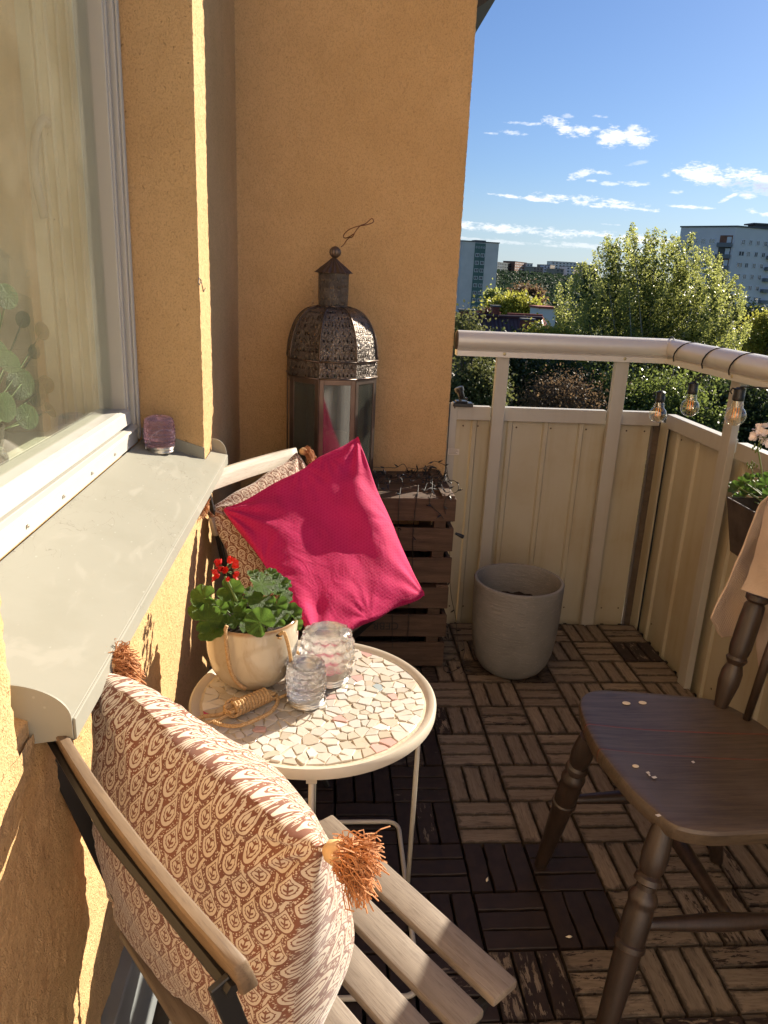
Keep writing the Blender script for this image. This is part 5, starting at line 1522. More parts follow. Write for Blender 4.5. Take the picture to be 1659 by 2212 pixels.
# ================================================================== TOWEL
def loft(rows, nu, nv):
    """rows: list of control polylines -> smooth array (nu, nv, 3)."""
    R_ = []
    for P in rows:
        c = catmull(P, 12); L = [0]
        for a, b in zip(c, c[1:]): L.append(L[-1]+(b-a).length)
        R_.append([Vector((np.interp(t*L[-1], L, [q.x for q in c]), np.interp(t*L[-1], L, [q.y for q in c]), np.interp(t*L[-1], L, [q.z for q in c]))) for t in np.linspace(0, 1, nu)])
    out = np.zeros((nu, nv, 3))
    for i in range(nu):
        c = catmull([r[i] for r in R_], 16); idx = np.linspace(0, len(c)-1, nv)
        for j, q in enumerate(idx):
            a = int(q); b = min(a+1, len(c)-1); out[i, j] = c[a].lerp(c[b], q-a)
    return out
tw = thing('towel', 'pink beige terry towel draped over the back of the dark wooden chair', 'towel', tuple(tpf))
t0_ = Vector(tw.location)
def tl(name, rows, th=.004, seed=1, nu=70, nv=70, fold=.004):
    P = loft(rows, nu, nv); P += fast_noise((nu, nv), [(20, 1), (9, .5)], fold, seed)[..., None]*np.array([-1, -.3, .1])
    uv = np.stack(np.meshgrid(np.linspace(0, .35, nu), np.linspace(0, .4, nv), indexing='ij'), -1)
    n_ = np.cross(np.gradient(P, axis=0), np.gradient(P, axis=1)); n_ /= np.maximum(1e-9, np.linalg.norm(n_, axis=2, keepdims=True))
    o = grid_object(name, P-np.array(t0_), 'towel_cloth', tw, uv)
    so_ = o.modifiers.new('thickness', 'SOLIDIFY'); so_.thickness = th; so_.offset = 0
    return o
# back layer, falling beyond the post and swinging out to the left
tl('back_fold', [
    [at(1690, 1052, 1.36), at(1659, 1074, 1.38), at(1641, 1093, 1.40), at(1625, 1135, 1.41), at(1608, 1180, 1.42), at(1588, 1225, 1.43), at(1562, 1280, 1.44), at(1536, 1335, 1.45)],
    [at(1720, 1120, 1.375), at(1690, 1135, 1.41), at(1668, 1160, 1.43), at(1650, 1195, 1.425), at(1630, 1230, 1.455), at(1606, 1268, 1.44), at(1575, 1310, 1.46), at(1543, 1352, 1.455)],
    [at(1740, 1240, 1.38), at(1712, 1260, 1.42), at(1688, 1280, 1.455), at(1665, 1300, 1.43), at(1640, 1320, 1.465), at(1615, 1335, 1.44), at(1585, 1352, 1.465), at(1552, 1366, 1.455)],
    [at(1745, 1330, 1.38), at(1718, 1345, 1.42), at(1690, 1358, 1.46), at(1665, 1362, 1.43), at(1640, 1364, 1.47), at(1615, 1368, 1.44), at(1588, 1373, 1.46), at(1560, 1377, 1.45)]], seed=2, fold=.003)
tl('lower_fold', [
    [at(1735, 1300, 1.40), at(1700, 1320, 1.41), at(1668, 1330, 1.42), at(1640, 1340, 1.46)],
    [at(1740, 1380, 1.40), at(1705, 1395, 1.42), at(1668, 1400, 1.43), at(1634, 1392, 1.46)],
    [at(1745, 1425, 1.40), at(1705, 1430, 1.42), at(1664, 1424, 1.43), at(1645, 1440, 1.46)]], seed=4, nu=30, nv=40, fold=.003)
tl('front_fold', [
    [at(1800, 1010, 1.16), at(1745, 1030, 1.24), at(1700, 1048, 1.32), at(1664, 1072, 1.37)],
    [at(1790, 1080, 1.15), at(1735, 1100, 1.22), at(1690, 1120, 1.285), at(1651, 1130, 1.34)],
    [at(1780, 1180, 1.13), at(1720, 1185, 1.20), at(1675, 1195, 1.255), at(1628, 1208, 1.315)],
    [at(1775, 1300, 1.12), at(1700, 1302, 1.19), at(1655, 1292, 1.25), at(1601, 1274, 1.305)]], seed=3, fold=.0035)

# ================================================================== FLOWER BOX WITH WHITE GERANIUM
A = atx(1572, 1075, 1.02); zt = A.z
fb = thing('flower_box', 'dark worn metal flower box hung inside the right railing, half behind the towel', 'flower box', (1.12, A.y-.25, zt-.14))
fb0 = Vector(fb.location); y1 = A.y; y0 = A.y-.55; xi, xo = A.x, A.x+.165
b = MB()
def wall(p):  # thick panel from 4 points, inward thickness
    V = [Vector(q) for q in p]; n_ = (V[1]-V[0]).cross(V[3]-V[0]).normalized()*.0025; b.prism([v-fb0 for v in V], n_)
zb = zt-.135; i_ = .022
wall([(xi, y0, zt), (xi, y1, zt), (xi+i_, y1-i_, zb), (xi+i_, y0+i_, zb)]); wall([(xo, y1, zt), (xo, y0, zt), (xo-i_, y0+i_, zb), (xo-i_, y1-i_, zb)])
wall([(xi, y1, zt), (xo, y1, zt), (xo-i_, y1-i_, zb), (xi+i_, y1-i_, zb)]); wall([(xo, y0, zt), (xi, y0, zt), (xi+i_, y0+i_, zb), (xo-i_, y0+i_, zb)])
wall([(xi+i_, y0+i_, zb), (xi+i_, y1-i_, zb), (xo-i_, y1-i_, zb), (xo-i_, y0+i_, zb)])
b.build('box_body', 'planter_metal', fb)
rmb = MB(); rmb.tube([Vector(q)-fb0 for q in ((xi, y0, zt), (xi, y1, zt), (xo, y1, zt), (xo, y0, zt))], .002, 6, closed=True); rmb.build('rolled_edge', 'planter_metal', fb)
MB().bb(xi+.008-fb0.x, xo-.008-fb0.x, y0+.008-fb0.y, y1-.008-fb0.y, zt-.06-fb0.z, zt-.045-fb0.z).build('soil', 'soil', fb)
hkb = MB()
for y in (y1-.12, y0+.12):
    hkb.tube([Vector(q)-fb0 for q in ((xo, y, zt-.05), (xo, y, zt+.01), (PX-.03, y, .84), (PX-.026, y, .856), (PX+.016, y, .856), (PX+.018, y, .80))], .003, 6)
hkb.build('hanging_bracket', 'black_steel', fb, smooth=True)
wg = thing('white_geranium', 'white geranium with green leaves and buds growing in the dark flower box', 'plant', (1.10, y1-.16, zt-.05)); wg0 = Vector(wg.location)
r_ = random.Random(12); sm = MB()
LV2 = [(1590, 1050, 15), (1606, 1040, 14), (1612, 1062, 17), (1628, 1052, 18), (1640, 1068, 20), (1655, 1046, 18), (1598, 1072, 15), (1622, 1085, 17), (1650, 1090, 18), (1640, 1032, 12), (1618, 1030, 11), (1668, 1070, 20), (1636, 1105, 14), (1585, 1062, 13), (1662, 1030, 14), (1660, 1108, 16)]
for k, (x, y, rp) in enumerate(LV2):
    X_ = 1.07+.02*(k % 5); p = atx(x, y, X_); rad = rp/FOC*(p-CP).dot(fw)
    n_ = Vector((r_.uniform(-.5, .3), r_.uniform(-.6, .2), 1))+(CP-p).normalized()*r_.uniform(.1, .6)
    leaf(wg, p-wg0, rad, n_, r_.uniform(0, 6.28)); b0 = Vector((1.10, y1-.14, zt-.05)); sm.tube([q-wg0 for q in catmull([b0, (b0+p)/2+Vector((0, 0, .02)), p], 5)], .0016, 6)
fh2 = atx(1648, 945, 1.10); b0 = Vector((1.10, y1-.13, zt-.04))
sm.tube([q-wg0 for q in catmull([atx(1650, 1085, 1.1), atx(1647, 1030, 1.1), atx(1640, 985, 1.1), atx(1636, 968, 1.1)], 6)], .0022, 6)
sm.tube([q-wg0 for q in catmull([atx(1632, 1060, 1.1), atx(1628, 1035, 1.1), atx(1624, 1012, 1.1)], 6)], .0016, 6)
for (x, y) in ((1614, 1003), (1620, 1007), (1629, 1004), (1635, 1008), (1624, 1000), (1617, 1010), (1630, 964), (1636, 972), (1643, 968), (1640, 960), (1632, 976), (1626, 970)):
    p = atx(x, y, 1.1); d = Vector((r_.uniform(-.3, .3), 0, 1)); sm.lathe([(.0008, -.004), (.0028, 0), (.0022, .004), (.0005, .007)], p-wg0, 6)
    q = atx(1625 if y > 990 else 1637, 1013 if y > 990 else 975, 1.1); sm.tube([q-wg0, p-wg0], .0008, 5)
sm.tube([atx(1636, 968, 1.1)-wg0, atx(1640, 955, 1.1)-wg0, atx(1645, 948, 1.1)-wg0], .0014, 5)
sm.build('stem', 'stem_green', wg, smooth=True)
flower_head(wg, fh2, .022, 'petal_white', 13, .018, wg0, 7, .3, .7)

# ================================================================== INSIDE THE WINDOW
pl = thing('house_plant', 'green round-leaved plant standing behind the window glass', 'plant', (-.66, 1.42, FZ0+.012)); p0_ = Vector(pl.location)
pp = MB().lathe([(.001, 0), (.045, 0), (.058, .09), (.06, .095), (.055, .095), (.05, .08), (.001, .08)], (0, 0, 0), 24); pp.build('plant_pot', 'bark', pl, smooth=.8)
r_ = random.Random(31); sm = MB()
def pmesh():
    V = [(0, 0, .06)]; F = []; na = 24
    for j in range(1, 5):
        for k in range(na):
            a = 2*math.pi*k/na; V.append((j/4*math.cos(a), j/4*math.sin(a)*1.1, .06-.14*(j/4)**2))
    for k in range(na): F.append((0, 1+k, 1+(k+1) % na))
    for j in range(3):
        for k in range(na): F.append((1+j*na+k, 1+(j+1)*na+k, 1+(j+1)*na+(k+1) % na, 1+j*na+(k+1) % na))
    me = bpy.data.meshes.new('leaf'); me.from_pydata(V, [], F); smooth_by(me); me.materials.append(MATS['leaf_pilea']); return me
PM = pmesh()
for (x, y, rp) in ((15, 640, 34), (45, 830, 42), (15, 880, 40), (80, 850, 36), (92, 715, 24), (50, 690, 22), (75, 760, 20), (20, 780, 34), (60, 900, 34), (110, 885, 22), (-10, 760, 40), (100, 830, 24), (-20, 680, 40)):
    X_ = -.575-r_.uniform(0, .07); p = atx(x, y, X_) if x > -900 else None
    if p.y < R0+.05 and x > 0: pass
    rad = rp/FOC*(p-CP).dot(fw)*.75; o = bpy.data.objects.new('leaf', PM); COL.objects.link(o); o.parent = pl; o.location = p-p0_
    o.rotation_mode = 'QUATERNION'; o.rotation_quaternion = (Vector((.9, -.5+r_.uniform(-.4, .4), r_.uniform(0, .6)))).to_track_quat('Z', 'Y'); o.scale = (rad,)*3
    sm.tube([q-p0_ for q in catmull([p0_+Vector((0, 0, .08)), (p0_+p)/2+Vector((0, 0, .03)), p], 6)], .0018, 6)
sm.build('stem', 'stem_green', pl, smooth=True)
gb = thing('glass_candle_holder', 'clear glass candle holder made of stacked glass balls inside the window', 'candle holder', tuple(atz(60, 985, FZ0+.012)))
gb.location = (-.60, 1.30, FZ0+.012); gb0 = Vector(gb.location)
bb_ = MB(); 
for lv in range(3):
    for k in range(7):
        a = 2*math.pi*k/7+lv*.45; c = Vector((.038*math.cos(a), .038*math.sin(a), .014+lv*.026))
        bb_.lathe([(.0005, -.016), (.010, -.0125), (.0155, -.004), (.0155, .004), (.010, .0125), (.0005, .016)], c, 12)
bb_.build('glass_balls', 'clear_glass', gb, smooth=True)

# two dry seeds lying on the dark deck slats
for (x, y, lab) in ((1052, 1902, 'tiny pale dry seed lying on the dark deck slats near the table leg'), (1230, 2025, 'tiny pale dry seed lying on the dark deck slats between the chairs')):
    p = atz(x, y, .0015); m = MB().lathe([(.0004, -.006), (.0026, -.002), (.003, .001), (.0012, .006), (.0003, .009)], (0, 0, 0), 8, Matrix.Rotation(1.5, 3, 'X'))
    o = m.build('dry_seed', 'seed', None, smooth=True); o.location = p+Vector((0, 0, .002)); o.rotation_euler = (0, 0, x); tag(o, lab, 'seed', 'dry seeds on the deck')

# ================================================================== THE WORLD BEYOND THE RAILING
GZ = -15.0
def sstep(a, b, x):
    t = np.clip((x-a)/(b-a), 0, 1); return t*t*(3-2*t)
def hill(x, y):
    rise = sstep(330, 860, y)*(19.5+2.5*np.sin(x/210.+1.0)+1.5*np.sin(x/90.))
    return GZ+rise*(sstep(-1500, -200, x)*.6+.4)*1.0-sstep(1000, 2600, y)*20
gx = np.concatenate([np.linspace(-3000, -500, 12)[:-1], np.linspace(-500, 900, 71), np.linspace(900, 3000, 10)[1:]])
gy = np.concatenate([np.linspace(-600, 0, 5)[:-1], np.linspace(0, 1200, 70), np.linspace(1200, 5000, 14)[1:]])
XX, YY = np.meshgrid(gx, gy, indexing='ij'); P = np.stack([XX, YY, hill(XX, YY)], -1)
gr = grid_object('ground', P, 'ground_grass'); tag(gr, kind='structure')

def leaf_quads(pts, size, seed, up=.0, spread=None):
    """One small quad per point, turned at random."""
    r = np.random.default_rng(seed); n = len(pts)
    a = r.normal(size=(n, 3)); a /= np.linalg.norm(a, axis=1)[:, None]
    b = r.normal(size=(n, 3)); b -= a*(a*b).sum(1)[:, None]; b /= np.linalg.norm(b, axis=1)[:, None]
    s = (size*r.uniform(.6, 1.25, n))[:, None]
    c = np.cross(a, b)*s*.12
    return np.stack([pts-a*s, pts+b*s*.6+c, pts+a*s, pts-b*s*.6+c], 1)
def crown_points(lobes, n, clump, seed, per=40, shell=.35):
    """Points gathered in twig-sized clumps, mostly near the surface of overlapping lobes."""
    r = np.random.default_rng(seed); L = np.array(lobes); vol = L[:, 3]*L[:, 4]*L[:, 5]; pr = vol**.75; pr /= pr.sum()
    m = max(4, n//per); k = r.choice(len(L), m, p=pr); d = r.normal(size=(m, 3)); d /= np.linalg.norm(d, axis=1)[:, None]
    rad = (1-shell*r.random(m)**1.5*1.8).clip(.05, 1)*r.uniform(.86, 1.12, m)
    C = L[k, :3]+d*rad[:, None]*L[k, 3:6]
    idx = r.integers(0, m, n); cs = clump*r.uniform(.5, 1.3, m)
    return C[idx]+r.normal(size=(n, 3))*cs[idx][:, None]*np.array([1, 1, .8])
def tree(name, label, base, lobes, n, leaf_size, mat, clump, trunk_r=.2, bark='bark', group=None, seed=1, per=40, cat='tree', limbs=6, shell=.35):
    t = thing(name, label, cat, base, group); b = np.array(base); L = np.array(lobes, float)
    rel_ = L.copy(); rel_[:, :3] -= b
    quads_object('crown', leaf_quads(crown_points(rel_, n, clump, seed, per, shell), leaf_size, seed+1), mat, t)
    m = MB(); top = Vector(rel_[:, :3].mean(0)); r_ = random.Random(seed)
    m.tube(catmull([(0, 0, -.3), (top.x*.2, top.y*.2, top.z*.45), (top.x*.8, top.y*.8, top.z*1.02)], 5), [trunk_r*(1-.07*i) for i in range(11)], 8)
    m.build('trunk', bark, t, smooth=True)
    br = MB()
    for k in range(limbs):
        l = rel_[k % len(rel_)]; e = Vector(l[:3])+Vector((r_.gauss(0, .4)*l[3], r_.gauss(0, .4)*l[4], r_.uniform(0, .7)*l[5])); f = r_.uniform(.35, .75)
        s_ = Vector((top.x*f*.7, top.y*f*.7, top.z*f)); br.tube(catmull([s_, s_.lerp(e, .5)+Vector((0, 0, -.1*l[5])), e], 4), [trunk_r*.4*(1-.09*i) for i in range(9)], 6)
    br.build('limbs', bark, t, smooth=True)
    return t
def lobe(x, y, Y, rx, ry, rzf=1.0):
    """A crown lobe seen at x, y with radii rx, ry, standing at distance Y."""
    p = at(x, y, Y); k = (p-CP).dot(fw)/FOC; return (p.x, p.y, p.z, rx*k, rx*k*rzf, ry*k)

# ---- the tall pale-green birch in the middle: upswept plumes ending in ragged tips
def big_birch():
    Y0 = 26.0; base = at(1395, 1100, Y0); base = Vector((base.x, base.y, GZ))
    t = thing('birch_tree', 'tall pale green birch with upswept ragged branches in the middle of the view', 'tree', base)
    r = np.random.default_rng(77); pts = []; wood = MB(); k = (at(1395, 700, Y0)-CP).dot(fw)/FOC
    outline = [(1200, 655), (1206, 618), (1232, 600), (1245, 575), (1268, 562), (1280, 536), (1300, 525), (1318, 506), (1338, 512), (1352, 500), (1372, 492), (1392, 502), (1410, 498), (1432, 508), (1452, 512), (1470, 505),
               (1488, 512), (1508, 534), (1526, 545), (1545, 560), (1562, 568), (1578, 590), (1592, 598), (1608, 625), (1600, 655), (1606, 690), (1590, 720),
               (1230, 690), (1215, 720), (1560, 745), (1580, 700), (1255, 640), (1290, 600), (1330, 560), (1375, 555), (1420, 545), (1465, 560), (1510, 590), (1545, 625), (1555, 670), (1300, 660), (1350, 620), (1400, 600), (1450, 620), (1500, 650), (1325, 705), (1380, 680), (1440, 690), (1500, 710), (1270, 740), (1290, 790), (1250, 800), (1330, 780), (1385, 760), (1440, 770), (1495, 790), (1540, 800), (1560, 840), (1300, 860), (1355, 850), (1410, 860), (1470, 880), (1520, 900), (1345, 930), (1420, 950)]
    b = np.array(base)
    for i, (x, y) in enumerate(outline):
        for rep in range(2):
            Yt = Y0+r.uniform(-2.2, 2.2); tip = np.array(at(x+r.normal()*7, y+r.normal()*5+rep*14, Yt))-b
            lowz = max(4.0, tip[2]-r.uniform(3.5, 6.5)); root = np.array([tip[0]*.45+r.normal()*.3, tip[1]*.45+r.normal()*.3, lowz])
            n = 1150; f = r.random(n)**.75; bend = root*(1-f)[:, None]+tip*f[:, None]; bend[:, 2] += np.sin(f*np.pi)*.0-(1-f)*f*.8
            w = (.60*(1-f)**.6+.13)
            th = r.uniform(0, 6.283, n); tw_ = np.floor(f*9)  # little side sprays
            off = r.normal(size=(n, 3))*.33; sp = np.stack([np.cos(tw_*2.4+i), np.sin(tw_*2.4+i), np.full(n, .25)], 1)*(w*.55)[:, None]
            pts.append(bend+off*w[:, None]+sp)
            if rep == 0: wood.tube([Vector(root-np.array([root[0]*.5, root[1]*.5, 1.5])), Vector(root), Vector((root+tip)/2)-Vector((0, 0, .2)), Vector(tip)], [.06, .045, .022, .004], 5)
    P_ = np.concatenate(pts)
    quads_object('crown', leaf_quads(P_, .038, 78), 'leaf_birch', t)
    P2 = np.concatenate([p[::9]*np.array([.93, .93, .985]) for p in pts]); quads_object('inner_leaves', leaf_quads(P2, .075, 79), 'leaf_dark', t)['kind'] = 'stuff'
    wood.build('branches', 'bark_pale', t, smooth=True)
    MB().tube([(0, 0, -.3), (.1, 0, 6), (0, .1, 12), (0, 0, 15)], [.34, .27, .16, .05], 10).build('trunk', 'bark_pale', t, smooth=True)
big_birch()
def gbase(x, Y): p = at(x, 700, Y); return (p.x, p.y, float(hill(np.array(p.x), np.array(p.y))))
tree('bush_tree', 'young yellow-green tree right under the handrail between the roof and the birch', gbase(1165, 24), [lobe(1165, 742, 24, 30, 28), lobe(1205, 755, 24, 40, 40), lobe(1135, 800, 24, 40, 45), lobe(1210, 820, 23.5, 55, 50), lobe(1152, 715, 24, 9, 16)], 26000, .06, 'leaf_yellow', .22, .12, seed=21)
tree('thicket_tree', 'dark green leafy tree seen through the gap below the handrail, left of the birch', gbase(1180, 22), [lobe(1110, 800, 22, 60, 60), lobe(1200, 850, 22, 80, 80), lobe(1290, 900, 22, 80, 80), lobe(1120, 900, 22, 70, 80), lobe(1250, 960, 22, 110, 90)], 30000, .07, 'leaf_dark', .3, .18, seed=22)
tree('bare_tree', 'brownish half-bare tree standing low behind the cladding under the birch', gbase(1225, 20), [lobe(1215, 850, 20, 50, 40), lobe(1180, 880, 20, 55, 40), lobe(1270, 880, 20, 40, 35)], 9000, .035, 'leaf_brown', .3, .15, seed=23, limbs=26)
tree('pine_tree', 'dull olive pine beside the wall edge in front of the dark tiled roof', gbase(1015, 19), [lobe(1000, 705, 19, 22, 22), lobe(1008, 745, 19, 20, 14), lobe(1025, 830, 19, 42, 40), lobe(1000, 870, 19, 40, 50), lobe(1050, 850, 19, 30, 30), lobe(1030, 745, 19, 24, 10)], 16000, .05, 'leaf_olive', .25, .15, seed=24)
tree('spruce_tree', 'dark grey-green conifer between the birch and the right edge', gbase(1600, 40), [lobe(1630, 720, 40, 50, 45), lobe(1600, 780, 40, 60, 60), lobe(1650, 820, 39, 70, 80), lobe(1610, 690, 40, 22, 26)], 30000, .085, 'leaf_conifer', .4, .25, seed=25)
tree('sunlit_tree', 'yellow-green sunlit tree at the right edge below the white block', gbase(1660, 30), [lobe(1650, 715, 30, 34, 36), lobe(1690, 740, 30, 50, 60), lobe(1622, 745, 30, 22, 22), lobe(1655, 690, 30, 12, 18), lobe(1680, 830, 29, 60, 70)], 22000, .06, 'leaf_yellow', .22, .18, seed=26)
tree('hedge_tree', 'deep green tree low behind the right railing and the hanging bulbs', gbase(1620, 22), [lobe(1560, 880, 22, 60, 60), lobe(1640, 900, 22, 70, 70), lobe(1600, 960, 22, 70, 60), lobe(1520, 940, 22, 60, 60)], 26000, .065, 'leaf_dark', .3, .18, seed=27)
tree('hedge_tree', 'mid-green tree filling the gap behind the second post of the railing', gbase(1400, 21), [lobe(1370, 905, 21, 70, 60), lobe(1440, 870, 21, 60, 60), lobe(1330, 860, 21, 50, 60), lobe(1480, 920, 21, 70, 60)], 30000, .05, 'leaf_mid', .3, .18, seed=28)
# park trees between the roofs and the hill
park = 'park trees beyond the brown roofs'
tree('park_tree', 'broad yellow-green round tree beside the foot of the green tower', gbase(1105, 150), [lobe(1090, 665, 150, 26, 18), lobe(1118, 660, 150, 26, 20), lobe(1145, 667, 150, 22, 16), lobe(1065, 676, 150, 18, 12)], 7000, .35, 'leaf_yellow', 1.0, .5, group=park, seed=31)
tree('park_tree', 'bright green tree against the right side of the green tower', gbase(1066, 190), [lobe(1064, 645, 190, 9, 16), lobe(1069, 655, 190, 10, 12)], 2500, .4, 'leaf_birch', 1.0, .5, group=park, seed=32)
tree('park_tree', 'brownish round tree in front of the dark wooded slope', gbase(1140, 220), [lobe(1122, 642, 220, 14, 13), lobe(1152, 640, 220, 16, 17), lobe(1136, 634, 220, 12, 10), lobe(1165, 655, 220, 9, 8)], 5000, .4, 'leaf_brown', 1.2, .5, group=park, seed=33)
tree('park_tree', 'dark purple-leaved shrub by the foot of the green tower', gbase(1058, 120), [lobe(1056, 680, 120, 12, 8), lobe(1045, 684, 120, 8, 5)], 2500, .2, 'leaf_purple', .5, .2, group=park, seed=34)

# ---- buildings
def up_poly(x0, x1, Y0, Y1, z0, z1, depth):
    """A block whose front runs from sightline x0 at Y0 to x1 at Y1."""
    a, b = at(x0, 640, Y0), at(x1, 640, Y1); d = Vector((b.x-a.x, b.y-a.y, 0)); n = Vector((-d.y, d.x, 0)).normalized()
    if n.y < 0: n = -n
    return Vector((a.x, a.y, 0)), Vector((b.x, b.y, 0)), d.normalized(), n*depth
def block(name, label, x0, x1, ytop, Y0, Y1, depth, mat, cat='building', group=None, roof='far_roof', z0=None):
    a, b, d, n = up_poly(x0, x1, Y0, Y1, 0, 0, depth); zt = at((x0+x1)/2, ytop, (Y0+Y1)/2).z
    gz = min(float(hill(np.array(a.x), np.array(a.y))), float(hill(np.array(b.x), np.array(b.y))))-1.5
    t = thing(name, label, cat, (a.x, a.y, gz), group); o = Vector(t.location)
    q = [Vector((p.x, p.y, gz))-o for p in (a, b, b+n, a+n)]
    MB().prism(q, (0, 0, zt-gz)).build('wall', mat, t)
    e = (b-a).normalized()*.25; m_ = n.normalized()*.25
    q = [Vector((p.x, p.y, zt))-o for p in (a-e-m_, b+e-m_, b+n+e+m_, a+n-e+m_)]
    MB().prism(q, (0, 0, .35)).build('roof', roof, t)
    return t, a, b, d, n, zt, gz, o
def window(t, o, p, d, w, h, frame='far_frame', pane='far_glass', out=.05):
    """A framed window standing proud of the facade, pane set back."""
    n = Vector((d.y, -d.x, 0)); q = Matrix((d, n, Vector((0, 0, 1)))).transposed(); c = p-o+n*out*.5
    m = MB(); f = min(w, h)*.13
    for dx, dz, ww, hh in ((-w/2+f/2, 0, f, h), (w/2-f/2, 0, f, h), (0, h/2-f/2, w-2*f, f), (0, -h/2+f/2, w-2*f, f), (0, 0, f*.8, h-2*f)):
        m.box(c+d*dx+Vector((0, 0, dz)), (ww, out, hh), q)
    fr = m.build('window', frame, t)
    MB().box(p-o+n*.02, (w-f, .03, h-f), q).build('pane', pane, fr)
# green tower
t, a, b, d, n, zt, gz, o = block('tower_block', 'tall tower block with a grey-white gable, green window strip and rows of small windows', 990, 1068.5, 523, 300, 303, 16, 'render_grey')
def onf(x, y, a=a, d=d):      # point on the tower facade seen at x, y
    r_ = ray(x, y); n2 = Vector((d.y, -d.x, 0)); k = (a-Vector((0, 0, 0))-CP).dot(n2)/r_.dot(n2); return CP+r_*k
xl, xr = onf(1021, 600), onf(1043.5, 600)
L0, L1 = (Vector((xl.x, xl.y, 0))-a).length, (Vector((xr.x, xr.y, 0))-a).length
q = Matrix((d, Vector((d.y, -d.x, 0)), Vector((0, 0, 1)))).transposed()
MB().box(a+d*(L0+L1)/2+Vector((0, 0, (zt+gz)/2-.2))-o+Vector((d.y, -d.x, 0))*.06, (L1-L0, .2, zt-gz-.4), q).build('green_strip', 'render_green', t)
MB().box(a+d*(L0+L1)/2+Vector((0, 0, zt+.3))-o+Vector((-d.y, d.x, 0))*2, (L1-L0, 4, .9), q).build('lift_house', 'far_roof', t)
FL = 2.78; ztop_w = onf(1030, 551).z
for r_i in range(10):
    for s_ in (.27, .77):
        p = a+d*(L0+(L1-L0)*s_); p.z = ztop_w-FL*r_i; window(t, o, p+Vector((d.y, -d.x, 0))*.16, d, 1.55, 1.35, pane='far_dark', out=.12)
for s_ in (.14, .38, .62, .86):
    p = a+d*(L0+(L1-L0)*s_); p.z = ztop_w+FL*1.02; window(t, o, p+Vector((d.y, -d.x, 0))*.16, d, .62, .7, pane='far_dark', out=.1)
# white apartment block on the right (two wings)
t, a, b, d, n, zt, gz, o = block('apartment_block', 'white ten-storey apartment block behind the birch on the right, with balconies', 1449, 1566, 489.5, 209, 199, 14, 'render_white')
nrm = Vector((d.y, -d.x, 0)); FL = 2.82
zw = at(1496, 520, 205).z
def along(a, d, x, Yg):
    r_ = ray(x, 560); n2 = Vector((d.y, -d.x, 0)); k = (a-CP).dot(n2)/r_.dot(n2); p = CP+r_*k; return Vector((p.x, p.y, 0))
bayx = (1546, 1579)
for r_i in range(11):
    for (x, w) in ((1463, 1.3), (1481, 1.2), (1497, 1.2), (1513, 1.2), (1532, 1.7)):
        p = along(a, d, x, 205); p.z = zw-FL*r_i; window(t, o, p, d, w, 1.4, frame='render_white', pane='far_glass', out=.10)
a2 = Vector((b.x, b.y, 0)); b2v = at(1745, 640, 206); b2 = Vector((b2v.x, b2v.y, 0)); d2 = (b2-a2).normalized(); n2_ = Vector((d2.y, -d2.x, 0)); n2b = -n2_*14
q_ = [Vector((p.x, p.y, gz))-o for p in (a2, b2, b2+n2b, a2+n2b)]
MB().prism(q_, (0, 0, zt-gz)).build('wing_wall', 'render_white', t)
q_ = [Vector((p.x, p.y, zt))-o for p in (a2-d2*.0-n2b.normalized()*.25, b2-n2b.normalized()*.25, b2+n2b, a2+n2b)]
MB().prism(q_, (0, 0, .36)).build('roof', 'far_roof', t)
for r_i in range(11):
    for (x, w) in ((1599, 1.25 if r_i == 0 else 1.9), (1614.5, 1.2), (1631, 1.2), (1647, 1.25)):
        p = along(a2, d2, x, 199); p.z = zw-FL*r_i-.05; window(t, o, p, d2, w, 1.35, frame='render_white', pane=('far_dark' if (r_i+int(x)) % 4 == 0 else 'far_glass'), out=.10)
    p = along(a2, d2, 1663, 199); p.z = zw-FL*r_i-.6; q2 = Matrix((d2, n2_, Vector((0, 0, 1)))).transposed()
    MB().box(p-o+n2_*.6, (2.6, 1.2, .9), q2).build('balcony', 'far_balcony', t)
# recessed balcony bay near the bend
p0, p1 = along(a, d, 1549, 200), along(a, d, 1565.5, 200)
qq = Matrix((d, nrm, Vector((0, 0, 1)))).transposed(); wbay = (p1-p0).length+1.2; pc = (p0+p1)/2+d*.5
for r_i in range(11):
    z = zw-FL*r_i
    MB().box(Vector((pc.x, pc.y, z+.2))-o+nrm*.05, (wbay, .12, FL-.35), qq).build('balcony_opening', 'far_brick' if r_i % 2 == 0 else 'far_dark', t)
    MB().box(Vector((pc.x, pc.y, z-.95))-o+nrm*.7, (wbay+.4, 1.3, 1.05), qq).build('balcony', 'far_balcony', t)
    MB().box(Vector((pc.x, pc.y, z+.3))-o+nrm*.3+d*wbay*.28, (wbay*.34, .3, 1.5), qq).build('balcony_screen', 'far_frame', t)
p = at(1641, 490, 204); MB().box(Vector((p.x, p.y, zt+.7))-o, (4.4, 4, .9)).build('roof_plant', 'far_roof', t); MB().box(Vector((p.x, p.y, zt+1.3))-o, (6.2, 5, .35)).build('roof_cap', 'far_roof', t)
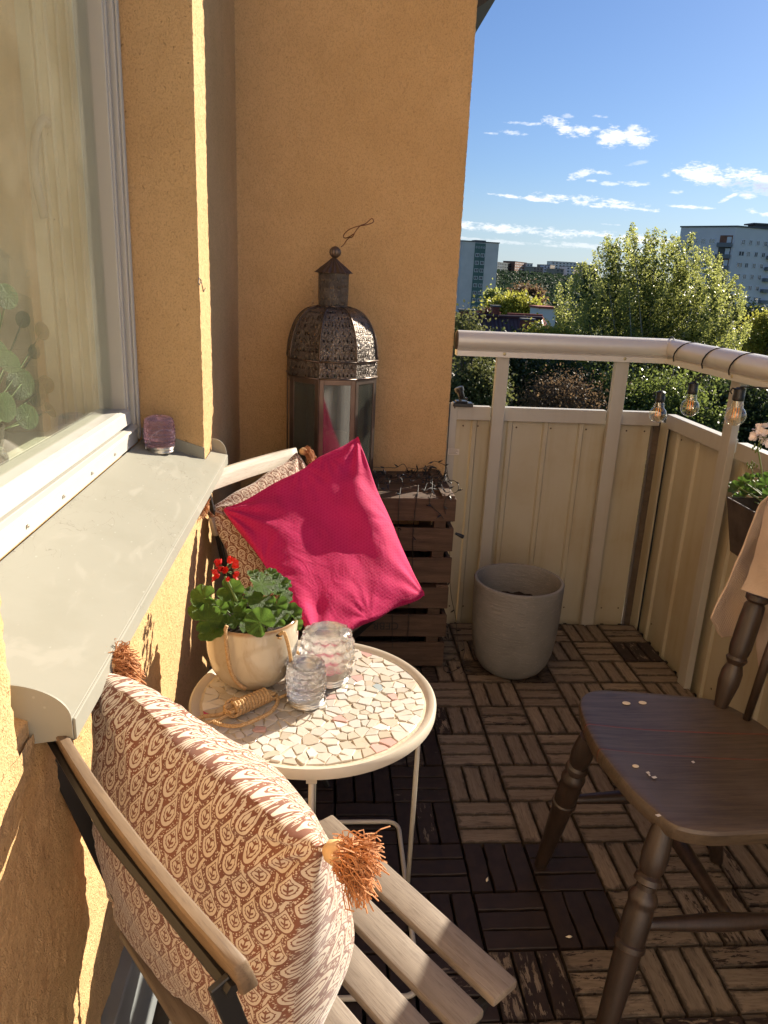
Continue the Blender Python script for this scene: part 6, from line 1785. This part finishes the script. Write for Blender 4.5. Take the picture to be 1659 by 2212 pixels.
# brown tiled roof with chimneys
def gable(name, label, x0, x1, yridge, Y, slope_run, drop, mat, chim, wallmat='chimney_brick'):
    A, B_ = at(x0, yridge, Y), at(x1, yridge, Y); zr = (A.z+B_.z)/2
    t = thing(name, label, 'building', (A.x, A.y, GZ)); o = Vector(t.location); A = Vector((A.x, A.y, zr))-o; B_ = Vector((B_.x, B_.y, zr))-o
    for s_ in (-1, 1):
        V = [A, B_, B_+Vector((0, s_*slope_run, -drop)), A+Vector((0, s_*slope_run, -drop))]
        me = bpy.data.meshes.new('roof'); n_ = Vector((0, 0, .25)); me.from_pydata([tuple(v) for v in V]+[tuple(v-n_) for v in V], [], [(0, 1, 2, 3), (7, 6, 5, 4), (0, 4, 5, 1), (1, 5, 6, 2), (2, 6, 7, 3), (3, 7, 4, 0)])
        l = me.uv_layers.new(name='UVMap')
        for lp in me.loops:
            v = me.vertices[lp.vertex_index].co; l.data[lp.index].uv = (v.x, abs(v.y-A.y)*1.25)
        me.materials.append(MATS[mat]); link(bpy.data.objects.new('roof', me), t)
    w = MB(); w.prism([(A.x+.3, A.y-slope_run+.5, 0), (B_.x-.3, A.y-slope_run+.5, 0), (B_.x-.3, A.y+slope_run-.5, 0), (A.x+.3, A.y+slope_run-.5, 0)], (0, 0, zr-o.z-drop-.05)); w.build('wall', wallmat, t)
    w = MB(); w.prism([(A.x+.3, A.y-slope_run+.6, A.z-drop), (A.x+.3, A.y+slope_run-.6, A.z-drop), (A.x+.3, A.y, A.z-.3)], (B_.x-A.x-.6, 0, 0)); w.build('gable_wall', wallmat, t)
    MB().tube([A+Vector((0, 0, .03)), B_+Vector((0, 0, .03))], .12, 8).build('ridge', mat, t)
    for (cx, cw, ch, off) in chim:
        p = at(cx, yridge, Y)-o; w = MB(); w.box((p.x, A.y+off, A.z+ch/2-.9), (cw, .8, ch+1.8)); c = w.build('chimney', 'chimney_brick', t)
        MB().box((p.x, A.y+off, A.z+ch+.06), (cw+.16, .96, .12)).build('chimney_cap', 'far_roof', c)
gable('tiled_house', 'long house with a dark brown tiled roof and brick chimneys beside the wall edge', 985, 1172, 684, 58, 6.0, 4.6, 'roof_tile', [(1000, .9, .35, -1.0), (1071, .5, .7, .4), (1130, .9, -.1, -1.4)])
gable('tiled_house', 'nearer brown tiled roof just below the handrail, behind the pine', 960, 1062, 772, 36, 6, 3.6, 'roof_tile', [])
gable('red_roof_house', 'low house with a red roof in front of the yellow-green trees', 1096, 1172, 680, 95, 4.5, 1.6, 'roof_red', [])
block('garden_shed', 'small white building by the birch under a red roof', 1168, 1205, 667, 130, 130, 6, 'far_frame', roof='roof_red')
# apartment houses along the hill crest
crest = 'apartment houses along the wooded hill crest'
rb_ = random.Random(9)
for (x0, x1, yt, Y0, Y1, mat, lab, fl_) in (
        (1066, 1106, 568, 820, 860, 'far_glass', 'long bluish flat-roofed block at the left end of the hill crest', 3), (1106, 1131, 566, 850, 880, 'far_brick', 'brick-red block right of the long bluish block on the hill', 4),
        (1131, 1144, 569, 870, 872, 'far_frame', 'small pale block with bright balconies on the hill crest', 4), (1146, 1167, 577, 800, 805, 'far_beige', 'beige low block with white balconies on the hillside', 3),
        (1168, 1182, 573, 810, 812, 'render_white', 'pale white-blue block in the middle of the hillside', 3), (1182, 1192, 573, 812, 830, 'far_beige', 'narrow beige side wing beside the white-blue block on the hill', 3),
        (1195, 1212, 581, 780, 785, 'far_beige', 'low beige house half hidden among the hillside trees', 2), (1184, 1252, 566, 920, 925, 'far_frame', 'long grey block highest on the hill crest', 3),
        (1217, 1233, 576, 800, 802, 'render_white', 'white-blue block just left of the birch on the hill', 3), (1233, 1242, 577, 802, 812, 'far_beige', 'small beige wing touching the birch outline', 3), (1262, 1285, 573, 850, 860, 'far_beige', 'pale block glimpsed behind the birch on the crest', 3)):
    t, a, b, d, n, zt, gz, o = block('hill_house', lab, x0, x1, yt, Y0, Y1, 14, mat, group=crest)
    wdt = (b-a).length; nn = Vector((d.y, -d.x, 0)); q2 = Matrix((d, nn, Vector((0, 0, 1)))).transposed(); nw = max(2, int(wdt/4.2))
    for r_i in range(fl_):
        for k in range(nw):
            p = a+d*wdt*(k+.5)/nw; MB().box(Vector((p.x, p.y, zt-1.7-2.8*r_i))-o+nn*.05, (wdt/nw*.45, .2, 1.3), q2).build('window', 'far_dark' if mat != 'far_brick' else 'far_frame', t)
# wooded hillside
r = np.random.default_rng(5); n = 4200
yy_ = r.uniform(340, 790, n); xx_ = r.uniform(-.12, .52, n)*yy_+r.uniform(-40, 60, n)
keep = ~((np.sin(xx_/37.)+np.sin(yy_/31.+2) > 1.35) & (yy_ < 700)); xx_, yy_ = xx_[keep], yy_[keep]
hh = r.uniform(5, 9.5, len(xx_)); zz_ = hill(xx_, yy_)
per = 110; m = len(xx_); idx = np.repeat(np.arange(m), per); dd = r.normal(size=(m*per, 3)); dd /= np.linalg.norm(dd, axis=1)[:, None]; dd *= r.uniform(.6, 1.1, m*per)[:, None]
W_ = hh*r.uniform(.38, .62, m)
pts = np.stack([xx_[idx]+dd[:, 0]*W_[idx], yy_[idx]+dd[:, 1]*W_[idx], zz_[idx]+hh[idx]*.55+dd[:, 2]*hh[idx]*.5], 1)
fo = quads_object('hillside_woods', leaf_quads(pts, 1.15, 6), 'leaf_hill'); fo['kind'] = 'stuff'; fo['label'] = 'dark green woods covering the far hillside'
# low scrub between the near houses
n = 1500; yy_ = r.uniform(30, 330, n); xx_ = r.uniform(-.1, .75, n)*yy_; hh = r.uniform(1.5, 4.5, n); idx = np.repeat(np.arange(n), 60)
dd = r.normal(size=(n*60, 3)); dd /= np.linalg.norm(dd, axis=1)[:, None]
pts = np.stack([xx_[idx]+dd[:, 0]*hh[idx]*.5, yy_[idx]+dd[:, 1]*hh[idx]*.5, GZ+hh[idx]*.5+dd[:, 2]*hh[idx]*.5], 1)
fo = quads_object('undergrowth', leaf_quads(pts, .3, 7), 'leaf_dark'); fo['kind'] = 'stuff'; fo['label'] = 'dark bushes and low trees between the houses below'
